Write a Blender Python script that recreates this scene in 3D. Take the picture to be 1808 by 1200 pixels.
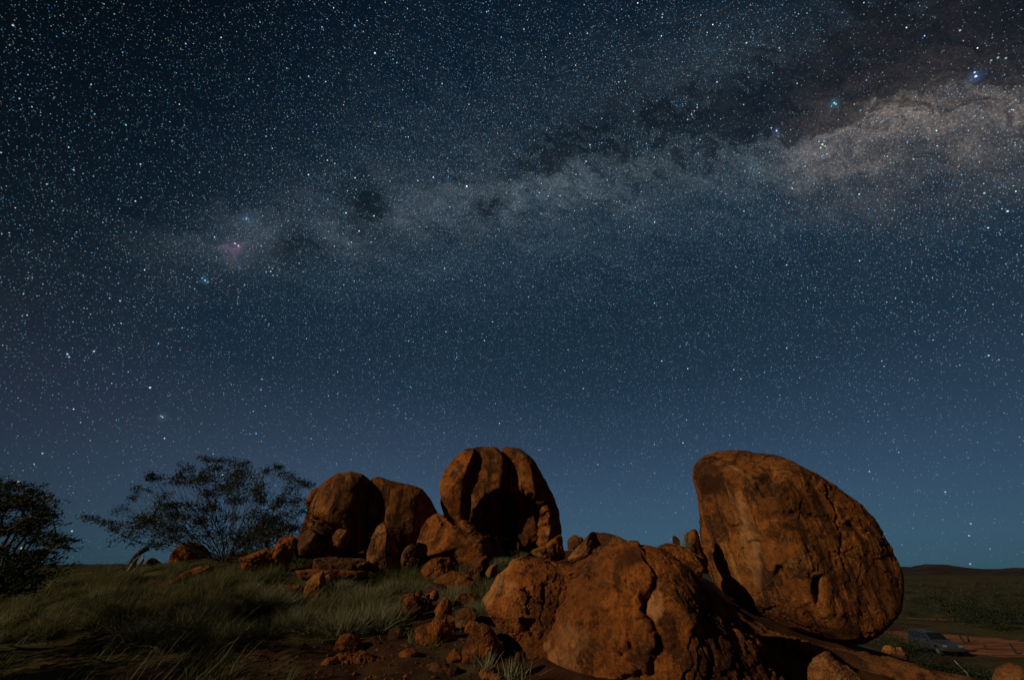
import bpy, bmesh, math, random
import numpy as np
from mathutils import Vector

# ------------------------------------------------------------------ reset
for o in list(bpy.data.objects):
    bpy.data.objects.remove(o, do_unlink=True)
scene = bpy.context.scene
COL = scene.collection
random.seed(7)
RNG = np.random.default_rng(7)

# ------------------------------------------------------------------ camera
PITCH = math.radians(30.2)
FPX = 703.0                      # focal length in photograph pixels (14 mm lens)
CAM = np.array([0.0, 0.0, 1.5])
cam_d = bpy.data.cameras.new('camera')
cam_d.sensor_width = 36.0
cam_d.lens = 36.0 * FPX / 1808.0
cam_d.clip_start = 0.05
cam_d.clip_end = 20000
cam = bpy.data.objects.new('camera', cam_d)
cam.location = CAM
cam.rotation_euler = (math.pi / 2 + PITCH, 0, 0)
COL.objects.link(cam)
scene.camera = cam
cP, sP = math.cos(PITCH), math.sin(PITCH)


def pdir(u, v):
    """direction seen at a photograph pixel"""
    x = (np.asarray(u, float) - 904) / FPX
    y = -(np.asarray(v, float) - 600) / FPX
    return np.stack([x, cP - y * sP, sP + y * cP], -1)


def P(u, v, Y):
    d = pdir(u, v)
    return CAM + d * (Y / d[..., 1:2])


def proj(p):
    q = p - CAM
    f = q[..., 1] * cP + q[..., 2] * sP
    up = -q[..., 1] * sP + q[..., 2] * cP
    f = np.where(f < 1e-3, 1e-3, f)
    return 904 + FPX * q[..., 0] / f, 600 - FPX * up / f


def unit(v):
    v = np.asarray(v, float)
    return v / np.linalg.norm(v)


# ------------------------------------------------------------------ render look
scene.view_settings.view_transform = 'Standard'
scene.view_settings.look = 'None'
scene.view_settings.exposure = 0.0
scene.view_settings.gamma = 1.0
scene.view_settings.use_curve_mapping = False
scene.render.engine = 'CYCLES'
scene.cycles.max_bounces = 5
scene.cycles.diffuse_bounces = 3
scene.cycles.transparent_max_bounces = 8

# ------------------------------------------------------------------ moon (one sun lamp)
MOON_AZ = math.radians(61)       # from straight behind the camera towards the west
MOON_EL = math.radians(22)
TO_MOON = np.array([-math.sin(MOON_AZ) * math.cos(MOON_EL), -math.cos(MOON_AZ) * math.cos(MOON_EL), math.sin(MOON_EL)])
sun_d = bpy.data.lights.new('moon', 'SUN')
sun_d.energy = 1.8
sun_d.angle = math.radians(0.5)
sun_d.color = (1.0, 0.84, 0.62)
sun = bpy.data.objects.new('moon', sun_d)
sun.rotation_euler = Vector(TO_MOON).to_track_quat('Z', 'Y').to_euler()
sun.location = (-20, -10, 20)
COL.objects.link(sun)


# ------------------------------------------------------------------ node expression helper
class X:
    def __init__(s, t, sock):
        s.t, s.s = t, sock

    def _m(s, op, *a, clamp=False):
        n = s.t.nodes.new('ShaderNodeMath')
        n.operation = op
        n.use_clamp = clamp
        for i, q in enumerate((s,) + a):
            if isinstance(q, X):
                s.t.links.new(q.s, n.inputs[i])
            else:
                n.inputs[i].default_value = q
        return X(s.t, n.outputs[0])

    def __add__(s, o): return s._m('ADD', o)
    __radd__ = __add__
    def __mul__(s, o): return s._m('MULTIPLY', o)
    __rmul__ = __mul__
    def __sub__(s, o): return s._m('SUBTRACT', o)
    def __rsub__(s, o): return (s * -1.0) + o
    def __truediv__(s, o): return s._m('DIVIDE', o)
    def pow(s, o): return s._m('POWER', o)
    def exp(s): return s._m('EXPONENT')
    def max(s, o): return s._m('MAXIMUM', o)
    def min(s, o): return s._m('MINIMUM', o)
    def clamp(s): return s._m('ADD', 0.0, clamp=True)

    def ss(s, a, b, lo=0.0, hi=1.0):
        n = s.t.nodes.new('ShaderNodeMapRange')
        n.interpolation_type = 'SMOOTHSTEP'
        for k, q in (('Value', s), ('From Min', a), ('From Max', b), ('To Min', lo), ('To Max', hi)):
            if isinstance(q, X):
                s.t.links.new(q.s, n.inputs[k])
            else:
                n.inputs[k].default_value = q
        return X(s.t, n.outputs[0])


def vm(t, op, a, b=None, scale=None):
    if op == 'MULTIPLY_ADD3':          # a + colour * scalar
        n = t.nodes.new('ShaderNodeVectorMath')
        n.operation = 'MULTIPLY_ADD'
        t.links.new(b[1].s, n.inputs[0])
        n.inputs[1].default_value = tuple(b[0])
        t.links.new(a.s, n.inputs[2])
        return X(t, n.outputs['Vector'])
    n = t.nodes.new('ShaderNodeVectorMath')
    n.operation = op
    for i, q in enumerate((a, b)):
        if q is None:
            continue
        if isinstance(q, X):
            t.links.new(q.s, n.inputs[i])
        else:
            n.inputs[i].default_value = tuple(q)
    if scale is not None:
        if isinstance(scale, X):
            t.links.new(scale.s, n.inputs['Scale'])
        else:
            n.inputs['Scale'].default_value = scale
    return X(t, n.outputs['Value'] if op in ('DOT_PRODUCT', 'LENGTH', 'DISTANCE') else n.outputs['Vector'])


def tex_noise(t, vec, scale, detail=4, rough=0.55, dist=0.0, out='Fac'):
    n = t.nodes.new('ShaderNodeTexNoise')
    n.inputs['Scale'].default_value = scale
    n.inputs['Detail'].default_value = detail
    n.inputs['Roughness'].default_value = rough
    n.inputs['Distortion'].default_value = dist
    t.links.new(vec.s, n.inputs['Vector'])
    return X(t, n.outputs['Fac' if out == 'Fac' else 'Color'])


def tex_vor(t, vec, scale, feature='F1'):
    n = t.nodes.new('ShaderNodeTexVoronoi')
    n.feature = feature
    n.inputs['Scale'].default_value = scale
    t.links.new(vec.s, n.inputs['Vector'])
    return n


def ramp(t, fac, stops, interp='LINEAR'):
    n = t.nodes.new('ShaderNodeValToRGB')
    n.color_ramp.interpolation = interp
    el = n.color_ramp.elements
    while len(el) > 1:
        el.remove(el[-1])
    for i, (p, c) in enumerate(stops):
        e = el[0] if i == 0 else el.new(p)
        e.position = p
        e.color = tuple(c) + (1,)
    t.links.new(fac.s, n.inputs[0])
    return X(t, n.outputs[0])


def mix(t, fac, a, b, blend='MIX'):
    n = t.nodes.new('ShaderNodeMix')
    n.data_type = 'RGBA'
    n.blend_type = blend
    for i, q in ((0, fac), (6, a), (7, b)):
        if isinstance(q, X):
            t.links.new(q.s, n.inputs[i])
        elif i == 0:
            n.inputs[i].default_value = q
        else:
            n.inputs[i].default_value = tuple(q) + (1,)
    return X(t, n.outputs[2])


# ------------------------------------------------------------------ world: moonlit night sky with the galaxy
world = bpy.data.worlds.new('World')
scene.world = world
world.use_nodes = True
W = world.node_tree
W.nodes.clear()
wout = W.nodes.new('ShaderNodeOutputWorld')
tc = W.nodes.new('ShaderNodeTexCoord')
D = X(W, tc.outputs['Generated'])
sep = W.nodes.new('ShaderNodeSeparateXYZ')
W.links.new(D.s, sep.inputs[0])
DX, DY, DZ = (X(W, sep.outputs[i]) for i in range(3))

# night glow of the air: falls with height, strongest over the far plain ahead
elev = DZ._m('ARCSINE') * (1 / (math.pi / 2))
glow = ramp(W, elev.max(0.0), [
    (0.000, (.032, .086, .120)), (0.035, (.037, .091, .146)), (0.09, (.032, .074, .130)), (0.16, (.0215, .049, .089)),
    (0.25, (.0110, .0295, .055)), (0.34, (.0068, .0215, .0405)), (0.50, (.0048, .0165, .0330)), (0.72, (.0022, .0090, .0200)), (1.0, (.0012, .005, .012))])
ca = (DX * math.sin(math.radians(14)) + DY * math.cos(math.radians(14))) / ((DX * DX + DY * DY).max(1e-4)._m('SQRT'))
wide = (ca.ss(0.0, 1.0)) * 0.86 + 0.14
glow = vm(W, 'SCALE', glow, scale=wide)

# a thin rosy layer low in the south-west
rosy = unit(pdir(330, 790))
gx = vm(W, 'DOT_PRODUCT', D, unit([rosy[1], -rosy[0], 0])) * (1 / 0.75)
gz = (DZ - float(rosy[2])) * (1 / 0.16)
rosy_f = ((gx * gx + gz * gz) * -1.0).exp() * DY.ss(-0.1, 0.4)
glow = vm(W, 'MULTIPLY_ADD3', glow, ((.0070, .0030, .0042), rosy_f))

# galactic plane through sighted directions
gpts = pdir([120, 415, 700, 1020, 1420, 1640], [545, 432, 365, 318, 262, 212])
gpts = gpts / np.linalg.norm(gpts, axis=1)[:, None]
GN = np.linalg.svd(gpts)[2][2]
if GN[2] < 0:
    GN = -GN
warp = vm(W, 'SUBTRACT', tex_noise(W, D, 5.0, 4, .62, out='Color'), (0.5, 0.5, 0.5))
warp2 = vm(W, 'SUBTRACT', tex_noise(W, D, 22.0, 3, .62, out='Color'), (0.5, 0.5, 0.5))
DW = vm(W, 'ADD', D, vm(W, 'ADD', vm(W, 'SCALE', warp, scale=0.10), vm(W, 'SCALE', warp2, scale=0.06)))
bl = vm(W, 'DOT_PRODUCT', DW, GN)


E1 = unit(pdir(1640, 205)); E1 = unit(E1 - GN * (E1 @ GN)); E2 = np.cross(GN, E1)
gl = vm(W, 'DOT_PRODUCT', DW, E2)._m('ARCTAN2', vm(W, 'DOT_PRODUCT', DW, E1))
cmb = W.nodes.new('ShaderNodeCombineXYZ')
W.links.new(gl.s, cmb.inputs[0]); W.links.new(bl.s, cmb.inputs[1])
LB = X(W, cmb.outputs[0])


def blobs(rows, acc):
    """sum of soft patches along the galaxy, each centred at a sighted direction: (u, v, half-length and half-width in degrees, weight)"""
    for u, v, w, h, wt in rows:
        c = unit(pdir(u, v))
        k = (1 / math.radians(w), 1 / math.radians(h))
        n = W.nodes.new('ShaderNodeVectorMath')
        n.operation = 'MULTIPLY_ADD'
        W.links.new(LB.s, n.inputs[0])
        n.inputs[1].default_value = (k[0], k[1], 0)
        n.inputs[2].default_value = (-math.atan2(c @ E2, c @ E1) * k[0], -(c @ GN) * k[1], 0)
        q = X(W, n.outputs[0])
        acc = (vm(W, 'DOT_PRODUCT', q, q) * -1.0).exp()._m('MULTIPLY_ADD', wt, acc)
    return acc


west_fade = vm(W, 'DOT_PRODUCT', D, unit(pdir(1250, 300))).ss(0.45, 0.90, 0.10, 1.0)
band = ((bl * bl) * (-1 / 0.013)).exp() * west_fade
band_wide = ((bl * bl) * (-1 / 0.070)).exp() * west_fade
toward_core = vm(W, 'DOT_PRODUCT', D, unit(pdir(1630, 190)))
core_f = toward_core.ss(0.960, 1.0)
smear = W.nodes.new('ShaderNodeCombineXYZ')
W.links.new(vm(W, 'DOT_PRODUCT', LB, (.92, .38, 0)).s, smear.inputs[0])
W.links.new(vm(W, 'DOT_PRODUCT', LB, (-.95, 2.3, 0)).s, smear.inputs[1])
cloudy = tex_noise(W, X(W, smear.outputs[0]), 9.0, 7, .68)
wisps = tex_noise(W, X(W, smear.outputs[0]), 22.0, 6, .70)
bright = blobs([(415, 430, 6.0, 3.2, .55), (540, 400, 9, 3.2, .35), (1040, 305, 7.0, 2.4, .75), (1030, 305, 2.6, .9, .6), (900, 345, 10, 2.6, .50), (1290, 285, 10, 3.5, .42), (1455, 258, 4.5, 2.0, .60),
                (1660, 215, 9, 3.2, .14), (1300, 110, 11, 3.6, .55), (710, 375, 4, 2.5, .35)], 0.0)
dark = blobs([(650, 355, 2.6, 2.4, 2.0), (510, 440, 3.5, 1.8, 1.3), (860, 365, 2.6, 1.2, 1.2), (940, 300, 6, 1.0, .7), (1000, 255, 9, 3.2, .75), (1160, 215, 10, 5.0, .7), (1370, 195, 9, 2.8, 1.15), (1240, 300, 6, 1.0, .6),
              (1500, 205, 2.6, 1.2, .8), (1650, 40, 15, 6.5, 1.5), (1720, 118, 10, 2.2, 1.2), (1545, 125, 10, 2.4, 1.2), (1460, 198, 5, 1.8, .9), (740, 420, 9, 2.0, .4)], 0.0)
rift = wisps.ss(0.42, 0.66) * band * 0.55
dust = (dark * cloudy.ss(0.28, 0.68, 0.18, 1.15) * wisps.ss(0.30, 0.60, 0.55, 1.1) + rift).clamp()
milk = (band * 0.95 + band_wide * 0.38 + bright * 1.40) * cloudy.ss(0.28, 0.72, 0.25, 1.45) * (1.0 - dust * 0.78)
heart = blobs([(1606, 202, 3.6, 1.5, .50), (1575, 196, 2.0, .7, .40), (1680, 208, 6.5, 1.8, .20), (1630, 235, 6, 2.2, .12)], 0.0)
milk = (milk + heart * cloudy.ss(0.30, 0.70, 0.30, 1.5) * (1.0 - wisps.ss(0.47, 0.60) * .72)) * DZ.ss(0.02, 0.30)
grain = tex_noise(W, D, 240.0, 2, .8).ss(.40, .68, .72, 1.42)
milk = milk * grain
milk_col = mix(W, core_f.pow(2.2), (.0240, .0300, .0335), (.080, .064, .053))
base_sky = vm(W, 'SCALE', glow, scale=(1.0 - dust * 0.52))
sky = vm(W, 'ADD', base_sky, vm(W, 'SCALE', milk_col, scale=milk))
# faint red hydrogen glow in the dark dust
red_f = blobs([(1560, 130, 13, 5.0, 1.0)], 0.0) * cloudy.ss(.35, .7)
sky = vm(W, 'MULTIPLY_ADD3', sky, ((.0060, .0022, .0034), red_f))

# stars: layers of points at random depths round the sphere of directions
ext = DZ.ss(-0.02, 0.32, 0.42, 1.0)
rich = (band_wide * 0.60 + band * .75 + bright * 0.50 + heart * .5 + 0.42) * (1.0 - dust * 0.82)


def star_layer(scale, r, gain, power, seed, dens):
    v = vm(W, 'ADD', D, (seed * 1.37, seed * 0.71, seed * 2.13))
    n = tex_vor(W, v, scale)
    dist = X(W, n.outputs['Distance'])
    s3 = W.nodes.new('ShaderNodeSeparateColor')
    W.links.new(n.outputs['Color'], s3.inputs[0])
    r1, r2, r3 = (X(W, s3.outputs[i]) for i in range(3))
    amp = r1.pow(power) * gain + gain * 0.10
    core = dist.ss(r * scale, r * scale * 0.15)
    keep = (dens * DZ.ss(0.0, 0.55, 0.42, 1.0) - r3).ss(0.0, 0.10)
    tint = ramp(W, r2, [(0.0, (.12, .46, 1.0)), (0.35, (.30, .72, 1.0)), (0.65, (.55, .88, 1.0)), (0.90, (.90, .97, 1.0)), (1.0, (1, .82, .60))])
    return vm(W, 'SCALE', tint, scale=core * amp * keep * ext)


for args in ((400, 0.00085, 0.55, 2.0, 1, rich * 1.25), (210, 0.00095, 1.1, 2.8, 2, rich * 0.90), (112, 0.00110, 2.0, 3.2, 3, rich * 0.65 + .12),
             (60, 0.0013, 2.6, 2.4, 4, rich * 0.25 + .36), (28, 0.0016, 3.0, 1.8, 5, rich * .1 + .42)):
    sky = vm(W, 'ADD', sky, star_layer(*args))

# the bright stars and the open clusters, where they are sighted
STARS = [(662, 94, 1.1, 'w'), (824, 329, 1.5, 'w'), (765, 313, 1.1, 'b'), (627, 314, .9, 'b'), (611, 376, 1.0, 'b'), (578, 283, .7, 'o'), (545, 135, .6, 'b'),
         (591, 289, .5, 'w'), (1779, 373, .9, 'b'), (1738, 341, .6, 'b'), (1517, 343, .7, 'c'), (1371, 231, 1.0, 'b'), (1362, 226, .6, 'b'), (1452, 255, .8, 'w'),
         (1723, 135, 1.2, 'b'), (1721, 128, .7, 'b'), (1266, 145, .7, 'b'), (1473, 182, .8, 'c'), (1476, 184, .6, 'c'), (1037, 59, .6, 'b'), (1169, 31, .5, 'c'),
         (925, 52, .6, 'b'), (415, 430, .9, 'p'), (421, 434, .7, 'w'), (435, 386, .7, 'b'), (362, 495, .7, 'c'), (478, 479, .6, 'w'), (287, 736, .8, 'w'), (284, 734, .6, 'b'),
         (265, 684, .9, 'w'), (166, 620, .7, 'v'), (119, 625, .7, 'c'), (122, 630, .6, 'b'), (482, 631, .6, 'c'), (1713, 995, .5, 'w'), (1711, 945, .5, 'w'), (1714, 924, .5, 'w'),
         (1669, 868, .6, 'w'), (1535, 832, .55, 'w'), (1613, 281, .5, 'o'), (941, 506, .5, 'o'), (1212, 741, .6, 'w'), (212, 531, .6, 'v'), (38, 967, .8, 'y'), (32, 850, .7, 'w'),
         (80, 874, .6, 'w'), (127, 937, .7, 'w'), (75, 800, .6, 'w'), (1318, 76, .6, 'w'), (1231, 190, .5, 'w'), (1221, 202, .5, 'w'), (1214, 211, .5, 'w'), (1226, 196, .4, 'w'),
         (1017, 308, .6, 'b'), (1376, 85, .4, 'w'), (1695, 54, .5, 'b'), (1762, 102, .5, 'b'), (1776, 103, .5, 'b'), (1750, 107, .4, 'b'), (23, 45, .5, 'w'), (130, 300, .5, 'b'), (248, 290, .5, 'w'),
         (470, 480, .4, 'c'), (475, 472, .4, 'c'), (482, 486, .4, 'w'), (481, 474, .4, 'c'), (1446, 250, .5, 'b'), (1457, 258, .5, 'w'), (1449, 261, .5, 'w'), (1455, 249, .4, 'b'), (357, 491, .4, 'c'), (367, 498, .4, 'b')]
TINT = {'w': (.95, .98, 1), 'b': (.55, .78, 1), 'c': (.50, .90, 1), 'o': (1, .80, .55), 'p': (1, .62, .80), 'v': (.72, .72, 1), 'y': (1, .85, .3)}
for tk in TINT:
    acc = None
    for u, v, m, c in STARS:
        if c != tk:
            continue
        n = W.nodes.new('ShaderNodeMapRange')
        W.links.new(vm(W, 'DISTANCE', D, unit(pdir(u, v))).s, n.inputs['Value'])
        m = m * (1.0 if v < 700 else 0.62)
        n.inputs['From Min'].default_value = 0.0012 + 0.0006 * m
        n.inputs['From Max'].default_value = 0.0003
        n.inputs['To Max'].default_value = 1.7 * m
        acc = X(W, n.outputs[0]) if acc is None else acc + X(W, n.outputs[0])
    sky = vm(W, 'MULTIPLY_ADD3', sky, (TINT[tk], acc))
for u, v, r, c, g in ((416, 430, .013, (.20, .08, .20), .28), (1450, 255, .013, (.30, .34, .42), .10), (1723, 135, .008, (.06, .16, .5), .20), (1473, 183, .007, (.04, .28, .42), .22),
                      (435, 386, .008, (.08, .2, .38), .18), (362, 495, .006, (.04, .25, .42), .2), (287, 736, .007, (.1, .2, .3), .14), (1371, 231, .006, (.05, .12, .4), .15), (440, 425, .06, (.10, .12, .17), .08)):
    dd = vm(W, 'DISTANCE', DW if r > .01 else D, unit(pdir(u, v)))
    s = (dd * dd * (-1 / (r * r))).exp() * g
    sky = vm(W, 'MULTIPLY_ADD3', sky, (c, s))

bg = W.nodes.new('ShaderNodeBackground')
W.links.new(sky.s, bg.inputs['Color'])
bg.inputs['Strength'].default_value = 1.0
# moonlight scattered by the air: a daylight sky dimmed to night
nish = W.nodes.new('ShaderNodeTexSky')
nish.sky_type = 'NISHITA'
nish.sun_disc = False
nish.sun_elevation = MOON_EL
nish.sun_rotation = math.atan2(TO_MOON[0], TO_MOON[1])
bg2 = W.nodes.new('ShaderNodeBackground')
W.links.new(nish.outputs[0], bg2.inputs['Color'])
bg2.inputs['Strength'].default_value = 0.0006
addw = W.nodes.new('ShaderNodeAddShader')
W.links.new(bg.outputs[0], addw.inputs[0])
W.links.new(bg2.outputs[0], addw.inputs[1])
W.links.new(addw.outputs[0], wout.inputs['Surface'])
world.cycles.sampling_method = 'MANUAL'
world.cycles.sample_map_resolution = 512


# ------------------------------------------------------------------ numpy noise
_G = np.array([[1, 1, 0], [-1, 1, 0], [1, -1, 0], [-1, -1, 0], [1, 0, 1], [-1, 0, 1], [1, 0, -1], [-1, 0, -1],
               [0, 1, 1], [0, -1, 1], [0, 1, -1], [0, -1, -1], [1, 1, 0], [-1, 1, 0], [0, -1, 1], [0, -1, -1]], float)


def _hash(ix, iy, iz, seed):
    h = (ix * np.uint32(374761393)) ^ (iy * np.uint32(668265263)) ^ (iz * np.uint32(2246822519)) ^ np.uint32((seed * 3266489917) & 0xffffffff)
    h = (h ^ (h >> np.uint32(15))) * np.uint32(2246822519)
    h = (h ^ (h >> np.uint32(13))) * np.uint32(3266489917)
    return h ^ (h >> np.uint32(16))


def pn(p, seed=0):
    i = np.floor(p)
    f = p - i
    i = i.astype(np.int64).astype(np.uint32)
    w = f * f * f * (f * (f * 6 - 15) + 10)
    out = 0
    for dx in (0, 1):
        wx = w[:, 0] if dx else 1 - w[:, 0]
        for dy in (0, 1):
            wy = w[:, 1] if dy else 1 - w[:, 1]
            for dz in (0, 1):
                wz = w[:, 2] if dz else 1 - w[:, 2]
                g = _G[_hash(i[:, 0] + np.uint32(dx), i[:, 1] + np.uint32(dy), i[:, 2] + np.uint32(dz), seed) & np.uint32(15)]
                out = out + wx * wy * wz * (g[:, 0] * (f[:, 0] - dx) + g[:, 1] * (f[:, 1] - dy) + g[:, 2] * (f[:, 2] - dz))
    return out


def fbm(p, octv=4, seed=0, gain=.5, ridged=False):
    a, s, t = 1.0, 0.0, 0.0
    for k in range(octv):
        n = pn(p * (2.03 ** k) + k * 17.3, seed + k)
        if ridged:
            n = 1 - 2 * np.abs(n) * 1.4
        s = s + a * n
        t += a
        a *= gain
    return s / t


def sstep(a, b, x):
    t = np.clip((x - a) / (b - a), 0, 1)
    return t * t * (3 - 2 * t)


# ------------------------------------------------------------------ mesh helpers
def mesh_np(name, V, F, smooth=True, attrs=None):
    V = np.asarray(V, np.float32)
    F = np.asarray(F, np.int32)
    k = F.shape[1]
    me = bpy.data.meshes.new(name)
    me.vertices.add(len(V))
    me.vertices.foreach_set('co', V.ravel())
    me.loops.add(F.size)
    me.loops.foreach_set('vertex_index', F.ravel())
    me.polygons.add(len(F))
    me.polygons.foreach_set('loop_start', np.arange(0, F.size, k, dtype=np.int32))
    me.polygons.foreach_set('use_smooth', np.full(len(F), smooth))
    for an, av in (attrs or {}).items():
        at = me.attributes.new(an, 'FLOAT', 'POINT')
        at.data.foreach_set('value', np.asarray(av, np.float32))
    me.update(calc_edges=True)
    me.validate()
    return me


def link(name, me, m=None, parent=None, loc=None):
    o = bpy.data.objects.new(name, me)
    COL.objects.link(o)
    if m is not None and me is not None and not me.materials:
        me.materials.append(m)
    if parent is not None:
        o.parent = parent
    if loc is not None:
        o.location = loc
    return o


def tag(o, label=None, cat=None, group=None, kind=None):
    if label: o['label'] = label
    if cat: o['category'] = cat
    if group: o['group'] = group
    if kind: o['kind'] = kind
    return o


def new_mat(name, rough=.9, spec=.2):
    m = bpy.data.materials.new(name)
    m.use_nodes = True
    t = m.node_tree
    b = t.nodes['Principled BSDF']
    b.inputs['Roughness'].default_value = rough
    b.inputs['Specular IOR Level'].default_value = spec
    return m, t, b


def bump(t, b, hgt, strength, dist):
    n = t.nodes.new('ShaderNodeBump')
    n.inputs['Strength'].default_value = strength
    n.inputs['Distance'].default_value = dist
    t.links.new(hgt.s, n.inputs['Height'])
    t.links.new(n.outputs[0], b.inputs['Normal'])


def attr(t, name):
    n = t.nodes.new('ShaderNodeAttribute')
    n.attribute_name = name
    return X(t, n.outputs['Fac'])


def pos(t, kind='Object'):
    return X(t, t.nodes.new('ShaderNodeTexCoord').outputs[kind])


# ------------------------------------------------------------------ materials
def rock_material(name, dark, mid, lit, pale, streak=0.0):
    m, t, b = new_mat(name, .88, .25)
    p = pos(t)
    oi = t.nodes.new('ShaderNodeObjectInfo')
    rnd = X(t, oi.outputs['Random'])
    p = vm(t, 'ADD', p, vm(t, 'SCALE', X(t, mix(t, 0.0, (13, 7, 5), (0, 0, 0)).s), scale=rnd * 3.0))
    n1 = tex_noise(t, p, 0.9, 6, .62, .3)
    n2 = tex_noise(t, p, 4.2, 7, .68, .4)
    n3 = tex_noise(t, p, 22.0, 5, .72)
    c = ramp(t, n1 * .45 + n2 * .55, [(.34, dark), (.45, mid), (.55, lit), (.68, mid), (.8, dark)])
    # dark varnish blotches and pale weathered patches, each with its own outline
    varn = tex_noise(t, vm(t, 'ADD', p, (5, 3, 1)), 1.5, 9, .72, .6).ss(.50, .56)
    zone = tex_noise(t, vm(t, 'ADD', p, (7, 2, 4)), .55, 7, .66, .4).ss(.47, .56)
    c = mix(t, zone * .40, c, tuple(q * .8 for q in dark))
    c = mix(t, varn * .80, c, tuple(q * .55 for q in dark))
    pal = tex_noise(t, vm(t, 'ADD', p, (1, 9, 4)), 1.1, 9, .70, .5).ss(.565, .64)
    c = mix(t, pal * .60, c, pale)
    if streak:
        ps = vm(t, 'MULTIPLY', p, (3.0, 3.0, .30))
        st = tex_noise(t, ps, 1.0, 8, .70, .6)
        c = mix(t, st.ss(.49, .60) * streak, c, tuple(q * .42 for q in dark))
        st2 = tex_noise(t, vm(t, 'ADD', ps, (3, 3, 3)), 1.2, 8, .68, .5)
        c = mix(t, st2.ss(.57, .67) * streak * .7, c, pale)
    # grain: quartz and feldspar flecks, dark lichen specks in drifts
    c = mix(t, n3.ss(.55, .68) * .55, c, pale)
    c = mix(t, n3.ss(.46, .33) * .80, c, tuple(q * .30 for q in dark))
    vo = tex_vor(t, p, 46.0)
    drift = tex_noise(t, vm(t, 'ADD', p, (2, 8, 6)), 2.2, 5, .6).ss(.46, .60)
    c = mix(t, X(t, vo.outputs['Distance']).ss(.36, .16) * drift * .75, c, (.022, .016, .010))
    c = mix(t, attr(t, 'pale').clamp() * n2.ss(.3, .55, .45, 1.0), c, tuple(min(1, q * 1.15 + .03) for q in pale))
    c = mix(t, attr(t, 'stain_shade').clamp(), c, tuple(q * .45 for q in dark))
    t.links.new(c.s, b.inputs['Base Color'])
    h = n2 * .5 + n3 * .35 + tex_noise(t, p, 70.0, 4, .75) * .30 + X(t, vo.outputs['Distance']) * .12
    bump(t, b, h, 1.0, .07)
    return m


ROCK = rock_material('red_granite', (.080, .022, .005), (.250, .068, .009), (.400, .118, .015), (.46, .190, .048))
ROCK_S = rock_material('streaked_granite', (.095, .028, .006), (.270, .080, .012), (.390, .130, .020), (.45, .205, .060), .95)
ROCK_P = rock_material('pale_granite', (.13, .042, .010), (.32, .110, .024), (.44, .180, .048), (.50, .26, .105))
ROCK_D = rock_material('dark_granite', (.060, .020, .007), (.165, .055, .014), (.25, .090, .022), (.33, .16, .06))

m, t, b = new_mat('desert_ground', .95, .1)
p = pos(t, 'Object')
g1 = tex_noise(t, p, .22, 7, .62)
g2 = tex_noise(t, p, 1.6, 6, .65)
g3 = tex_noise(t, p, .045, 6, .6)
soil = ramp(t, g2, [(.3, (.028, .0105, .005)), (.5, (.060, .0225, .010)), (.7, (.105, .043, .019))])
turf = ramp(t, g2, [(.3, (.028, .028, .009)), (.5, (.070, .064, .020)), (.7, (.120, .100, .034))])
far = attr(t, 'grassy')
cover = (g1 * .6 + g3 * .7).ss(.54, .68)
c = mix(t, cover * .9 * far, soil, turf)
t.links.new(c.s, b.inputs['Base Color'])
bump(t, b, g2 + tex_noise(t, p, 14, 5, .7) * .3, .6, .06)
GROUND = m

m, t, b = new_mat('red_dirt', .95, .1)
p = pos(t)
r1 = tex_noise(t, vm(t, 'MULTIPLY', p, (.25, 1.2, 1)), .8, 6, .62)
c = ramp(t, r1, [(.34, (.10, .036, .015)), (.47, (.24, .085, .032)), (.6, (.33, .14, .062)), (.72, (.17, .085, .045))])
t.links.new(c.s, b.inputs['Base Color'])
bump(t, b, r1, .4, .05)
DIRT = m


def leaf_material(name, a, bcol, trans=.35):
    m, t, b = new_mat(name, .6, .25)
    k = attr(t, 'tint')
    c = mix(t, k, a, bcol)
    t.links.new(c.s, b.inputs['Base Color'])
    tr = t.nodes.new('ShaderNodeBsdfTranslucent')
    t.links.new(c.s, tr.inputs['Color'])
    ms = t.nodes.new('ShaderNodeMixShader')
    ms.inputs[0].default_value = trans
    t.links.new(b.outputs[0], ms.inputs[1])
    t.links.new(tr.outputs[0], ms.inputs[2])
    t.links.new(ms.outputs[0], t.nodes['Material Output'].inputs['Surface'])
    return m


LEAF = leaf_material('acacia_leaf', (.022, .030, .008), (.050, .050, .014), .3)
LEAF_D = leaf_material('dark_leaf', (.016, .026, .014), (.036, .050, .024), .3)
SCRUB = leaf_material('scrub_leaf', (.030, .040, .016), (.060, .068, .026), .25)
GRASS = leaf_material('grass_blade', (.045, .058, .013), (.200, .185, .075), .35)
SPIN = leaf_material('spinifex_blade', (.130, .145, .070), (.330, .310, .170), .3)
STRAW = leaf_material('dry_stalk', (.26, .22, .12), (.34, .28, .17), .2)


def plain_mat(name, col, rough=.8, spec=.3, metal=0.0, nscale=8.0, var=.35):
    m, t, b = new_mat(name, rough, spec)
    n = tex_noise(t, pos(t), nscale, 5, .6)
    c = mix(t, n.ss(.3, .7), tuple(q * (1 - var) for q in col), tuple(min(1, q * (1 + var)) for q in col))
    t.links.new(c.s, b.inputs['Base Color'])
    b.inputs['Metallic'].default_value = metal
    bump(t, b, n, .3, .01)
    return m


BARK = plain_mat('bark', (.055, .038, .026), .9, .2, nscale=20)
BARK_P = plain_mat('pale_bark', (.15, .125, .09), .85, .2, nscale=14)
DEAD = plain_mat('weathered_wood', (.30, .25, .20), .85, .2, nscale=25, var=.55)
CHAR = plain_mat('burnt_wood', (.035, .028, .022), .9, .2, nscale=25)

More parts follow.
